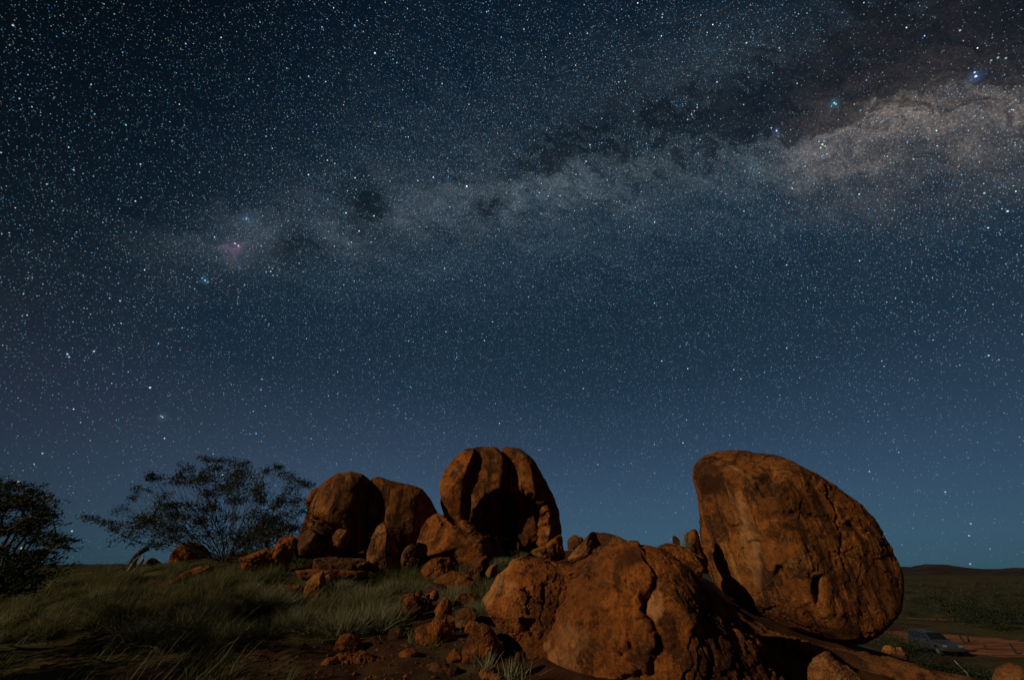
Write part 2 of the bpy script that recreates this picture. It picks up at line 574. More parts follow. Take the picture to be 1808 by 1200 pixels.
# ------------------------------------------------------------------ terrain
cp = [(0, 0, 0), (0, 4, .0), (-4, 4, .0), (-9, 3, .0), (4, 3, -.1), (8, 3, -.8), (14, 4, -2.2), (0, -6, -.2), (-8, -6, -.1), (8, -6, -1.2),
      tuple(P(60, 1200, 8.0)), tuple(P(420, 1200, 7.8)), tuple(P(700, 1200, 7.8)), tuple(P(950, 1215, 7.6)),
      tuple(P(60, 1100, 11)), tuple(P(300, 1100, 10.6)), tuple(P(560, 1108, 10.4)), tuple(P(760, 1120, 10)),
      tuple(P(60, 1040, 15)), tuple(P(240, 1030, 15.5)), tuple(P(400, 1026, 14.2)), tuple(P(560, 1040, 13.6)), tuple(P(700, 1050, 13.4)), tuple(P(850, 1040, 13.6)),
      tuple(P(60, 1006, 22)), tuple(P(230, 1003, 20)), tuple(P(420, 985, 18)), tuple(P(600, 985, 17.5)), tuple(P(760, 1000, 18)), tuple(P(880, 978, 19)), tuple(P(1000, 978, 15)),
      tuple(P(420, 985, 22)), tuple(P(650, 965, 24)), tuple(P(900, 975, 25)), tuple(P(1090, 976, 16)), tuple(P(1180, 980, 15)),
      tuple(P(1250, 1060, 13)), tuple(P(1400, 1122, 12.2)), tuple(P(1510, 1140, 12.4)), tuple(P(1480, 1190, 10)), tuple(P(1250, 1150, 10)), tuple(P(1600, 1168, 13.4)), tuple(P(1700, 1192, 13.8)),
      tuple(P(1790, 1212, 14.2)), (6, 20, -1.2), (12, 19, -3.0), (17.5, 17.5, -3.7), (24, 19, -5.0), (10, 27, -4.3), (0, 32, -1.8), (-10, 32, -.9), (-22, 26, -.3), (-22, 15, .4), (-20, 6, -.2), (-14, 9, .1)]
cp = np.array(cp)
TP = cp[:, :2]


def _tps(d):
    return np.where(d > 1e-6, d * d * np.log(np.maximum(d, 1e-6)), 0)


A = _tps(np.linalg.norm(TP[:, None] - TP[None], axis=2)) + np.eye(len(TP)) * .6
Q = np.concatenate([np.ones((len(TP), 1)), TP], 1)
M = np.block([[A, Q], [Q.T, np.zeros((3, 3))]])
TW = np.linalg.solve(M, np.concatenate([cp[:, 2], np.zeros(3)]))
PLAIN_Z = -5.6


def ground_z(x, y):
    x = np.atleast_1d(np.asarray(x, float))
    y = np.atleast_1d(np.asarray(y, float))
    q = np.stack([x, y], 1)
    out = np.zeros(len(q))
    for s in range(0, len(q), 40000):
        e = q[s:s + 40000]
        d = np.linalg.norm(e[:, None] - TP[None], axis=2)
        out[s:s + 40000] = _tps(d) @ TW[:-3] + TW[-3] + e @ TW[-2:]
    r = np.hypot(x + 3, (y - 11) * .95)
    k = sstep(19, 42, r + 2.5 * np.sin(np.arctan2(y - 11, x + 3) * 5))
    out = np.clip(out, -7, 4) * (1 - k) + PLAIN_Z * k
    p3 = np.stack([x, y, 0 * x], 1)
    out += pn(p3 * .9, 3) * .10 * (1 - k) + pn(p3 * 2.7, 4) * .045 * (1 - k) + k * pn(p3 * .05, 9) * .7 * sstep(45, 130, r)
    return out


R_ = 0.35 * (4200 / 0.35) ** (np.linspace(0, 1, 420))
ang = np.concatenate([np.linspace(-62, 62, 520), np.linspace(62, 298, 130)[1:-1]])
ar = np.radians(ang)
nr, na = len(R_), len(ar)
gx_ = (R_[:, None] * np.sin(ar)[None]).ravel()
gy_ = (R_[:, None] * np.cos(ar)[None]).ravel()
gz_ = ground_z(gx_, gy_)
V = np.concatenate([np.stack([gx_, gy_, gz_], 1), [[0, 0, float(ground_z(0, 0)[0])]]])
ii, jj = np.meshgrid(np.arange(nr - 1), np.arange(na), indexing='ij')
j2 = (jj + 1) % na
F = np.stack([ii * na + jj, (ii + 1) * na + jj, (ii + 1) * na + j2, ii * na + j2], -1).reshape(-1, 4)[:, ::-1]
me = mesh_np('ground', V, F, True, {'grassy': np.maximum(sstep(20, 40, np.hypot(V[:, 0] + 3, V[:, 1] - 11)), sstep(.5, -1.5, V[:, 0]))})
bm = bmesh.new(); bm.from_mesh(me); bm.verts.ensure_lookup_table()
for j in range(na):
    bm.faces.new([bm.verts[len(V) - 1], bm.verts[(j + 1) % na], bm.verts[j]])
bmesh.ops.recalc_face_normals(bm, faces=bm.faces)
bm.to_mesh(me); bm.free()
tag(link('ground', me, GROUND), kind='structure')

# far ridges
ha = np.radians(np.linspace(-75, 75, 700))
rows = []
prof = np.interp(np.degrees(ha), [-75, -52, -46, -40, -34, -20, 0, 20, 38, 41, 42.2, 43.5, 45, 47, 50, 60, 75], [24, 24, 30, 34, 30, 22, 20, 22, 22, 24, 34, 31, 20, 18, 24, 27, 24])
hn = fbm(np.stack([ha * 22, 0 * ha, 0 * ha], 1), 6, 31) * 7 + fbm(np.stack([ha * 160, 0 * ha, 0 * ha + 3], 1), 3, 33) * 1.6
for k, s in enumerate(np.linspace(0, 1, 22)):
    rr = 1500 + 900 * s
    hgt = (prof + hn) * np.sin(math.pi * min(1, s * 1.25) * .5) ** 1.4 * (1 if s < .8 else 1 - (s - .8) * 3)
    hgt = hgt + fbm(np.stack([ha * 60, 0 * ha + s * 4, 0 * ha], 1), 4, 35) * 4 * s
    rows.append(np.stack([rr * np.sin(ha), rr * np.cos(ha), PLAIN_Z - 1.5 + hgt], 1))
V = np.concatenate(rows)
n = len(ha)
ii, jj = np.meshgrid(np.arange(len(rows) - 1), np.arange(n - 1), indexing='ij')
F = np.stack([ii * n + jj, (ii + 1) * n + jj, (ii + 1) * n + jj + 1, ii * n + jj + 1], -1).reshape(-1, 4)[:, ::-1]
m, t, b = new_mat('far_hill', .95, .1)
hc = ramp(t, tex_noise(t, pos(t), .02, 7, .65), [(.35, (.018, .018, .010)), (.55, (.050, .032, .018)), (.7, (.12, .048, .022))])
t.links.new(hc.s, b.inputs['Base Color'])
tag(link('hills', mesh_np('hills', V, F), m), kind='structure')


def ground_hit(u, v):
    """where the line of sight through a photograph pixel first meets the ground"""
    Ys = np.linspace(4, 95, 1300)
    d = pdir(u, v)
    q = CAM + d[None] * (Ys / d[1])[:, None]
    below = np.nonzero(q[:, 2] < ground_z(q[:, 0], q[:, 1]))[0]
    return q[below[0]] if len(below) else q[300]


# dirt track and bare clearing on the plain
def sheet(name, pts, widths, lift, m, seed):
    pts = np.array(pts, float)
    s = np.linspace(0, len(pts) - 1, 220)
    cx = np.interp(s, range(len(pts)), pts[:, 0]); cy = np.interp(s, range(len(pts)), pts[:, 1])
    w = np.interp(s, range(len(pts)), widths)
    tx, ty = np.gradient(cx), np.gradient(cy)
    L = np.hypot(tx, ty); nx, ny = -ty / L, tx / L
    NC = 17
    k = np.linspace(-1, 1, NC)
    p1 = np.stack([s * .7, 0 * s, 0 * s], 1)
    wl = w * (1 + 1.1 * fbm(p1 * 1.3, 5, seed, .62)); wr = w * (1 + 1.1 * fbm(p1 * 1.3 + 50, 5, seed, .62))
    wk = np.where(k[None] < 0, -wl[:, None] * -k[None], wr[:, None] * k[None])
    x = (cx[:, None] + nx[:, None] * wk).ravel(); y = (cy[:, None] + ny[:, None] * wk).ravel()
    z = ground_z(x, y) + lift
    edge = (np.abs(k)[None] > .99) * np.ones((len(s), 1))
    z = z - edge.ravel() * (lift + .03)
    V = np.stack([x, y, z], 1)
    ii, jj = np.meshgrid(np.arange(len(s) - 1), np.arange(NC - 1), indexing='ij')
    F = np.stack([ii * NC + jj, (ii + 1) * NC + jj, (ii + 1) * NC + jj + 1, ii * NC + jj + 1], -1).reshape(-1, 4)
    return tag(link(name, mesh_np(name, V, F[:, ::-1]), m), kind='structure')


def on_plain(u, v, z=PLAIN_Z):
    d = pdir(u, v)
    q = CAM + d * ((z - CAM[2]) / d[2])
    return q[:2]


sheet('dirt_road', [on_plain(1480, 1120), on_plain(1560, 1117), on_plain(1640, 1122), on_plain(1720, 1134), on_plain(1800, 1147), on_plain(1900, 1165)], [4, 5.5, 6.5, 6.5, 6, 6], .05, DIRT, 3)
sheet('clearing', [on_plain(1600, 1088), on_plain(1640, 1090), on_plain(1668, 1091)], [1.5, 2.4, 1.2], .05, DIRT, 6)

# ------------------------------------------------------------------ rocks
_ICO = {}


def ico(level):
    if level not in _ICO:
        bm = bmesh.new()
        bmesh.ops.create_icosphere(bm, subdivisions=level, radius=1)
        bm.verts.ensure_lookup_table()
        V = np.array([v.co for v in bm.verts])
        F = np.array([[v.index for v in f.verts] for f in bm.faces], np.int32)
        bm.free()
        _ICO[level] = (V / np.linalg.norm(V, axis=1)[:, None], F)
    return _ICO[level]


def normals(V, F):
    fn = np.cross(V[F[:, 1]] - V[F[:, 0]], V[F[:, 2]] - V[F[:, 0]])
    N = np.zeros_like(V)
    for k in range(3):
        for c in range(3):
            N[:, c] += np.bincount(F[:, k], fn[:, c], len(V))
    return N / np.maximum(np.linalg.norm(N, axis=1), 1e-12)[:, None]


def seg_dist(u, v, line):
    d = np.full(len(u), 1e9)
    for (a, b_), (c, e) in zip(line[:-1], line[1:]):
        dx, dy = c - a, e - b_
        tt = np.clip(((u - a) * dx + (v - b_) * dy) / max(dx * dx + dy * dy, 1e-9), 0, 1)
        d = np.minimum(d, np.hypot(u - a - tt * dx, v - b_ - tt * dy))
    return d


def poly_sd(u, v, poly):
    d = seg_dist(u, v, list(poly) + [poly[0]])
    ins = np.zeros(len(u), bool)
    n = len(poly)
    for i in range(n):
        (x1, y1), (x2, y2) = poly[i], poly[(i + 1) % n]
        c = ((y1 > v) != (y2 > v))
        xi = x1 + (v - y1) * (x2 - x1) / ((y2 - y1) if abs(y2 - y1) > 1e-9 else 1e-9)
        ins ^= c & (u < xi)
    return np.where(ins, d, -d)


FOOT = []       # footprints of rocks: x, y, radius


def rock(name, label, outline, Y, depth=0.8, mat=ROCK, level=7, e=.82, cuts=(), facets=0, seed=0, lump=.05, rough=.022, flake=.03, feats=(), center=None, back=1.0,
         group=None, cat='boulder', fine=.012, jit=5.0):
    poly = np.array(outline, float)
    if center is None:
        x0, x1 = poly[:, 0].min(), poly[:, 0].max(); y0, y1 = poly[:, 1].min(), poly[:, 1].max()
        center = ((x0 + x1) / 2, (y0 + y1) / 2)
    C = P(center[0], center[1], Y)
    dist = np.linalg.norm(C - CAM)
    w = (C - CAM) / dist
    Rv = unit(np.cross(w, [0, 0, 1])); Uv = np.cross(Rv, w)
    d = pdir(poly[:, 0], poly[:, 1])
    pts = CAM + d * (dist / (d @ w))[:, None] - C
    ox, oy = pts @ Rv, pts @ Uv
    k = np.linspace(0, 1, 24, endpoint=False)
    ex = np.concatenate([ox[i] + (np.roll(ox, -1)[i] - ox[i]) * k for i in range(len(ox))])
    ey = np.concatenate([oy[i] + (np.roll(oy, -1)[i] - oy[i]) * k for i in range(len(oy))])
    th, rr = np.arctan2(ey, ex), np.hypot(ex, ey)
    bins = np.linspace(-math.pi, math.pi, 361)
    order = np.argsort(th)
    Rf = np.interp(bins, th[order], rr[order], period=2 * math.pi)
    ker = np.hanning(9); ker /= ker.sum()
    Rf = np.convolve(np.concatenate([Rf[-9:-1], Rf, Rf[1:9]]), ker, 'same')[8:-8]
    size = float(np.sqrt(np.mean(Rf ** 2)))
    T = depth * size
    corr = math.sqrt(max(.5, 1 - (T / dist) ** 2))
    S, F = ico(level)
    a, bb, c = S[:, 0], S[:, 1], S[:, 2]
    tt = np.arctan2(bb, a)
    sa = np.sqrt(a * a + bb * bb)
    rho = np.interp(tt, bins, Rf) * corr * sa ** e
    dep = np.sign(c) * np.abs(c) ** e * np.where(c > 0, T, T * back)
    L = np.stack([rho * np.cos(tt), rho * np.sin(tt), dep], 1)      # right, up, towards the viewer
    rg = np.random.default_rng(seed + 1000)
    cl = list(cuts)
    for _ in range(facets + (4 if cat == 'rock' and facets and not cuts else 0)):
        n_ = unit(rg.normal(size=3) + np.array([0, .1, .5]))
        cl.append((*n_, rg.uniform(.66, .9)))
    for nx, ny, nc, off in cl:
        n_ = unit([nx, ny, nc])
        q = L @ n_
        x = q - off * q.max()
        sft = (.018 if cat == 'rock' else .04) * size
        L = L - n_ * (.5 * (x + np.sqrt(x * x + sft * sft)) * .93)[:, None]
    V = C + L[:, :1] * Rv + L[:, 1:2] * Uv - L[:, 2:] * w
    N = normals(V, F)
    sp = rg.uniform(-50, 50, 3)
    if level <= 6:
        rough, flake, fine = rough * 1.7, flake * 1.5, fine * 1.3
    W3 = V + sp
    h = size * lump * fbm(W3 * (.9 / size), 3, seed) * 2.2
    h += size * rough * (fbm(W3 * (2.6 / size), 5, seed + 5) * 1.8)
    if flake:
        f1 = fbm(W3 * (1.6 / size) + 9, 5, seed + 11, .55)
        f0 = fbm(W3 * (.95 / size) * np.array([1, 1, 1.5]) + 19, 6, seed + 61, .58)
        h += flake * size * .9 * (sstep(.0, .02, f0) - .6 * sstep(-.17, -.155, f0))
        h += flake * size * .55 * (sstep(-.02, .012, f1) + sstep(.13, .15, f1) - sstep(-.20, -.185, f1) * .0)
        f2 = fbm(W3 * (3.4 / size) * np.array([1, 1, .6]) + 31, 5, seed + 17, .55)
        h += flake * size * .34 * (sstep(.05, .072, f2) - sstep(-.16, -.14, f2))
    h += fine * size * .55 * fbm(W3 * (11 / size), 4, seed + 23, .6) * 1.6
    pale = np.zeros(len(V)); stain_shade = np.zeros(len(V))
    if feats:
        u, v = proj(V)
        ju = fbm(W3 * (7 / size), 4, seed + 41) * jit * 2.2; jv = fbm(W3 * (7 / size) + 7, 4, seed + 43) * jit * 2.2
        u, v = u + ju, v + jv
        front = sstep(-.12, .05, -(N @ w))
        for ft in feats:
            if ft[0] == 'crack':
                _, line, wd, dp = ft
                kn = 1 + 1.5 * fbm(W3 * (9 / size) + 3, 3, seed + 51)
                kc = fbm(W3 * (22 / size) + 3, 2, seed + 53)
                sd = seg_dist(u, v, line)
                h -= dp * np.clip(kn, .25, 2) * np.exp(-(sd / (wd * np.clip(kn, .35, 2))) ** 2) * front
                h -= .22 * dp * sstep(.02, .12, kc) * np.exp(-(sd / (wd * 3.2)) ** 2) * front       # chipped edges
            else:
                kind, poly_, ed, amt = ft
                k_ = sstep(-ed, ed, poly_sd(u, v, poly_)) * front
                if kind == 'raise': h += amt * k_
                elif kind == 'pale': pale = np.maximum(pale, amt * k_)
                elif kind == 'stain_shade': stain_shade = np.maximum(stain_shade, amt * k_)
    V = V + N * h[:, None]
    base = np.array([C[0], C[1], V[:, 2].min()])
    me = mesh_np(name, V - base, F, True, {'pale': pale, 'stain_shade': stain_shade})
    o = link(name, me, mat, loc=base)
    tag(o, label, cat, group)
    FOOT.append((C[0], C[1], float(np.mean(np.hypot(V[:, 0] - C[0], V[:, 1] - C[1])))))
    return o


def cr(pts, s, x0, y0):
    return [(x0 + a / s, y0 + b_ / s) for a, b_ in pts]


c2 = lambda *p: cr(p, 2.79, 480, 770)
c3 = lambda *p: cr(p, 3.013, 830, 930)
c4 = lambda *p: cr(p, 2.79, 1168, 770)
c5 = lambda *p: cr(p, 4.431, 1400, 950)
c6 = lambda *p: cr(p, 4.8, 640, 950)
c7 = lambda *p: cr(p, 3.616, 120, 790)
c8 = lambda *p: cr(p, 4.305, 480, 1080)

# the great leaning boulder
rock('boulder', 'huge egg-shaped red boulder leaning on bedrock above the valley', c4(
    (157, 150), (153, 220), (170, 290), (180, 400), (185, 540), (206, 640), (225, 690), (300, 765), (420, 815), (540, 890), (630, 930), (780, 972), (930, 1012), (985, 1010), (1090, 945), (1180, 850),
    (1206, 760), (1200, 660), (1160, 540), (1080, 400), (980, 310), (850, 235), (740, 170), (640, 110), (560, 85), (420, 65), (330, 61), (250, 74), (190, 110)),
    12.4, .72, ROCK_S, 8, .80, cuts=[(.68, .05, .73, .56), (-.66, -.08, .74, .74), (.10, .75, .62, .86)], seed=3, lump=.026, rough=.008, flake=.011, fine=.005,
    feats=[('stain_shade', c4((185, 200), (270, 190), (300, 250), (240, 290), (190, 280)), 2.2, .9), ('stain_shade', c4((230, 570), (295, 590), (280, 620), (225, 610)), 2, .8),
           ('raise', c4((480, 240), (500, 190), (545, 165), (590, 200), (600, 270), (560, 290), (500, 300)), 5, -.13), ('raise', c4((480, 380), (640, 370), (860, 400), (1010, 470), (1000, 500), (860, 440), (640, 405), (500, 420)), 5, -.06),
           ('raise', c4((760, 700), (805, 690), (800, 800), (770, 830), (745, 760)), 6, -.22), ('raise', c4((560, 640), (600, 650), (600, 700), (555, 690)), 3, -.14),
           ('raise', c4((330, 440), (400, 430), (400, 480), (345, 500)), 3, -.08), ('raise', c4((430, 520), (485, 510), (490, 570), (440, 570)), 3, -.10),
           ('pale', c4((350, 300), (400, 310), (450, 420), (490, 560), (480, 760), (440, 700), (400, 520), (360, 400)), 9, .45), ('stain_shade', c4((480, 200), (600, 180), (640, 420), (480, 400)), 9, .45),
           ('raise', c4((640, 560), (700, 520), (760, 620), (720, 700), (650, 680)), 5, .04), ('raise', c4((860, 800), (960, 790), (960, 900), (870, 880)), 5, .04),
           ('crack', c4((355, 330), (400, 480), (410, 600), (470, 780)), 1.6, .10), ('crack', c4((800, 240), (870, 420), (890, 640)), 1.6, .08), ('crack', c4((545, 720), (560, 850), (500, 860)), 1.4, .08)])

# the mound in front: main body, its split lobe, the peeled crust plates
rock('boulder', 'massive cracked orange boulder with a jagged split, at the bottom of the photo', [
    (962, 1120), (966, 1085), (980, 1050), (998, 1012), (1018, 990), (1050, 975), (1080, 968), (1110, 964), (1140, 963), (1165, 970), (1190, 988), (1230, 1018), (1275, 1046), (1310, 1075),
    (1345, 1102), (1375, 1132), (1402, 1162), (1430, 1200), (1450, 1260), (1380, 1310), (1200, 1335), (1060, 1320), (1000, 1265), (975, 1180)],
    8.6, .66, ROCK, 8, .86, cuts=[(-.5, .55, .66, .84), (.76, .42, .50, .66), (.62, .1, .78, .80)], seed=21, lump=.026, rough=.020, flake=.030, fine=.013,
    feats=[('raise', c3((985, 290), (940, 350), (920, 440), (975, 500), (1000, 600), (985, 690), (960, 760), (700, 830), (400, 830), (400, 250), (700, 110), (900, 110)), 2.2, .085),
           ('crack', c3((985, 285), (990, 310), (945, 350), (928, 400), (935, 450), (970, 500), (995, 560), (1005, 620), (985, 680), (965, 720), (965, 760)), 2.4, .17),
           ('pale', c3((940, 350), (1010, 340), (1040, 440), (990, 520), (940, 450)), 4, .85), ('pale', c3((480, 560), (560, 520), (640, 560), (560, 700), (480, 830), (470, 700)), 12, .34),
           ('pale', c3((420, 600), (480, 640), (480, 830), (460, 830)), 4, .5),
           ('raise', c3((780, 590), (860, 580), (865, 640), (800, 680), (760, 640)), 2.5, .05), ('raise', c3((820, 690), (900, 650), (950, 740), (890, 770), (830, 740)), 2.5, .05),
           ('raise', c3((940, 540), (1000, 560), (1000, 660), (940, 660)), 3, .05),
           ('raise', c3((420, 360), (480, 390), (440, 520), (410, 590), (395, 520)), 3, .09), ('crack', c3((490, 380), (470, 440), (445, 520), (410, 585)), 2.0, .12),
           ('stain_shade', c3((780, 150), (900, 150), (950, 200), (880, 240), (800, 260)), 7, .8), ('stain_shade', c3((1040, 120), (1110, 200), (1180, 330), (1300, 480), (1450, 640), (1700, 820), (1320, 820), (1270, 560), (1190, 420), (1110, 300)), 18, .72),  # the long patch paints shade into the colour of the right flank
           ('crack', c3((1180, 560), (1290, 640), (1290, 760), (1260, 830)), 2.4, .12), ('crack', c3((1140, 830), (1140, 770), (1190, 760)), 2.0, .1),
           ('crack', c3((1400, 470), (1520, 640), (1660, 800)), 2.6, .12), ('crack', c3((1300, 430), (1440, 560), (1600, 720)), 2.0, .08),
           ('raise', c3((760, 150), (830, 140), (790, 170), (740, 180)), 2, -.10), ('raise', c3((640, 270), (680, 260), (670, 300), (640, 300)), 2.5, -.06)], jit=6)
rock('boulder', 'rounded orange boulder lobe split from the big cracked one by a dark cleft', [
    (851, 1056), (862, 1034), (880, 1010), (905, 989), (930, 978), (952, 985), (975, 989), (1003, 992), (1040, 1010), (1050, 1100), (1040, 1200), (1000, 1262), (935, 1262), (915, 1200), (905, 1160), (893, 1138), (884, 1112), (876, 1096), (862, 1080)],
    9.6, .62, ROCK, 8, .80, cuts=[(-.62, .3, .7, .84), (.2, .85, .4, .90)], seed=35, lump=.04, rough=.028, flake=.028,
    feats=[('raise', c3((275, 480), (340, 490), (370, 540), (330, 570), (285, 550)), 3, -.14), ('crack', c3((300, 330), (320, 370), (305, 450)), 2.2, .10), ('crack', c3((400, 300), (390, 420), (380, 500)), 2.5, .12),
           ('pale', c3((60, 390), (110, 290), (180, 190), (220, 190), (160, 330), (100, 430)), 5, .55), ('pale', c3((180, 280), (260, 300), (240, 370), (180, 380)), 5, .45)], center=(950, 1100))

# bedrock between the mound and the leaning boulder
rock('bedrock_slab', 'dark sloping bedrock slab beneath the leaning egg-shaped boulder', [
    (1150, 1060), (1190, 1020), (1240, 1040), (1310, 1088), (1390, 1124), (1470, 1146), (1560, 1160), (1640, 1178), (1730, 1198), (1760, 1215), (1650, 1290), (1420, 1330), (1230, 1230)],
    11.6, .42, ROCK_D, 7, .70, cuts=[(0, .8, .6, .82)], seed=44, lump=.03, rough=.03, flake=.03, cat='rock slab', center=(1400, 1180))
rock('rock', 'pale angular orange rock lying below the base of the leaning boulder', c4(
    (700, 1045), (740, 1020), (800, 1038), (850, 1085), (905, 1120), (960, 1165), (1010, 1235), (1010, 1420), (860, 1480), (760, 1400), (725, 1200)), 7.3, .62, ROCK_P, 7, .7, facets=7, cuts=[(-.4, .6, .7, .74), (.5, .75, .4, .74)], seed=51, lump=.05, flake=.04, cat='rock')
rock('flat_slab', 'flat reddish slab at the bottom edge near the parked vehicle', c5(
    (560, 1010), (700, 1000), (900, 1030), (1100, 1060), (1300, 1085), (1480, 1105), (1500, 1180), (1000, 1220), (620, 1180), (540, 1080)), 13.2, .5, ROCK, 7, .6, cuts=[(0, .85, .5, .55)], seed=55, lump=.02, flake=.04, cat='rock slab')
rock('flat_slab', 'grey sloping slab edge in shade below the egg-shaped boulder', c5(
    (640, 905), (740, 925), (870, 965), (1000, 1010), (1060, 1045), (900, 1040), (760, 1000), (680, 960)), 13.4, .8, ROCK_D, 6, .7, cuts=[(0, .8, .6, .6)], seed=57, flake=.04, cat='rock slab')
rock('boulder', 'round tan boulder cut by the bottom corner of the photo', c5((1560, 1090), (1585, 1025), (1640, 985), (1720, 972), (1800, 1000), (1860, 1080), (1880, 1250), (1850, 1500), (1600, 1500), (1550, 1280)), 9.4, .8, ROCK_P, 7, .9, seed=61, lump=.03, flake=.008)

# small rocks wedged at the foot of the leaning boulder
rock('upright_slab', 'thin upright slab leaning against the foot of the egg-shaped boulder', c3((1145, 45), (1180, 12), (1205, 8), (1222, 70), (1245, 160), (1268, 245), (1240, 240), (1200, 190), (1160, 130)), 12.6, .9, ROCK, 6, .75, facets=3, seed=65, cat='rock slab')
rock('rock', 'low red rock wedged behind the cracked boulder, beside the thin upright slab', c3((1000, 118), (1040, 92), (1090, 90), (1150, 112), (1205, 145), (1258, 245), (1205, 285), (1080, 215), (1020, 165)), 12.0, .8, ROCK, 6, .8, facets=3, seed=66, cat='rock')
rock('rock', 'tiny dark pointed rock on the crest near the egg-shaped boulder', c3((1075, 85), (1078, 50), (1092, 42), (1112, 62), (1118, 90), (1100, 110)), 13.2, .8, ROCK_D, 5, .8, facets=3, seed=67, cat='rock')
rock('rock', 'low dark rock at the crest end, before the open gap of sky', c3((993, 118), (1010, 98), (1050, 84), (1082, 92), (1080, 120), (1030, 140)), 13.4, .8, ROCK_D, 5, .8, facets=3, seed=68, cat='rock')

# crest rocks between tower and mound
rock('rock', 'wedge-shaped brown rock on the crest beside the tall split tower', c3((320, 132), (400, 92), (480, 42), (508, 52), (516, 140), (490, 190), (440, 195), (370, 165)), 13.6, .85, ROCK, 6, .75, facets=5, seed=71, cat='rock')
rock('rock', 'small dark rounded rock in the crest gap, mostly hidden', c3((515, 70), (550, 42), (598, 56), (620, 110), (590, 170), (530, 180)), 15.5, .9, ROCK_D, 6, .9, seed=72, cat='rock')
rock('rock', 'sharp triangular slab with a pale lit edge on the crest', c3((512, 190), (545, 140), (592, 88), (650, 25), (668, 27), (690, 70), (714, 96), (690, 130), (600, 185), (560, 200)), 13.4, .7, ROCK_P, 6, .72, cuts=[(.72, .1, .7, .45), (-.6, .4, .7, .7)], facets=2, seed=73, cat='rock')
rock('boulder', 'smooth low rounded boulder topping the crest in the middle', c3((650, 26), (720, 31), (790, 50), (838, 75), (862, 104), (830, 150), (740, 160), (660, 130)), 14.4, .8, ROCK_P, 6, .85, seed=74, lump=.03, flake=.01)

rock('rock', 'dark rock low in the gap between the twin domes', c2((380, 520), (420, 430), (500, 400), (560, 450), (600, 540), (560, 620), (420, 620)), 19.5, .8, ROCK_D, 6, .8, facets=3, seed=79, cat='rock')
# the split tower
rock('boulder', 'tall split tower, its narrow outer block with a lit face', c2((828, 230), (850, 168), (900, 105), (955, 64), (1000, 60), (1010, 100), (985, 170), (985, 300), (1000, 440), (930, 460), (860, 430), (834, 330)),
     18.4, .95, ROCK, 7, .62, cuts=[(.75, -.05, .66, .76), (-.5, .45, .74, .80)], seed=81, lump=.02, rough=.011, flake=.012, fine=.007)
rock('boulder', 'tall split tower, its middle block with a smooth tan face', c2((962, 75), (1000, 58), (1100, 57), (1140, 92), (1182, 200), (1200, 300), (1196, 420), (1192, 600), (1100, 600), (1000, 540), (965, 450), (955, 380), (958, 250), (966, 160)),
     18.9, .85, ROCK_S, 7, .55, cuts=[(-.15, .25, .95, .80), (.5, .1, .85, .90)], seed=82, lump=.016, rough=.009, flake=.008, fine=.006,
     feats=[('raise', c2((985, 420), (1000, 360), (1050, 300), (1110, 270), (1160, 268), (1250, 290), (1260, 640), (990, 640)), 4, -.75)], jit=3)  # arch hollow sunk into the block to stand in for a cast shadow
rock('boulder', 'tall split tower, its dark sloping outer block against the sky', c2((1122, 60), (1160, 53), (1225, 64), (1300, 130), (1340, 205), (1385, 290), (1415, 375), (1426, 470), (1400, 530), (1330, 590), (1250, 620), (1150, 600), (1140, 450), (1160, 300), (1172, 200), (1145, 115)),
     19.2, .78, ROCK, 7, .58, cuts=[(.70, .15, .70, .72), (-.1, .1, .98, .84)], seed=83, lump=.02, rough=.011, flake=.012, fine=.007,
     feats=[('raise', c2((1100, 310), (1180, 290), (1250, 283), (1310, 300), (1350, 340), (1360, 430), (1340, 640), (1100, 660)), 4, -.60)], jit=3)  # hollow carries the arch on, shaped to keep the lower block in shade
rock('boulder', 'big rounded pedestal boulder under the split tower', c2((704, 605), (718, 520), (735, 448), (770, 405), (812, 380), (850, 390), (900, 420), (945, 415), (1000, 440), (1090, 500), (1150, 570), (1130, 660), (1020, 700), (940, 660), (895, 610), (850, 592), (780, 588)),
     16.8, .78, ROCK, 7, .78, cuts=[(-.45, .3, .84, .80), (.72, .1, .66, .74)], seed=85, lump=.03, rough=.015, flake=.018, fine=.008, feats=[('raise', c2((815, 395), (850, 388), (935, 425), (900, 445), (840, 445)), 3, -.12)], center=(830, 960))
rock('boulder', 'small rounded orange boulder tucked beneath the pedestal boulder', c2((728, 680), (745, 640), (775, 612), (815, 598), (875, 600), (905, 640), (915, 690), (880, 730), (800, 740), (740, 715)), 15.2, .8, ROCK, 7, .8, facets=4, seed=87, flake=.04)
rock('rock', 'pointed fin of bare orange rock standing before the twin domes', c2((468, 645), (475, 560), (500, 480), (535, 432), (550, 424), (572, 470), (640, 560), (690, 640), (690, 690), (600, 690), (520, 680)), 15.6, .62, ROCK_P, 7, .72,
     cuts=[(.86, .2, .46, .30), (-.45, .30, .85, .72)], seed=89, flake=.03, cat='rock', center=(678, 975))
rock('rock', 'dark block filling the gap between fin and pedestal boulder', c2((640, 560), (690, 520), (720, 560), (735, 640), (720, 690), (660, 690), (630, 640)), 17.0, .9, ROCK_D, 6, .8, facets=4, seed=90, cat='rock')

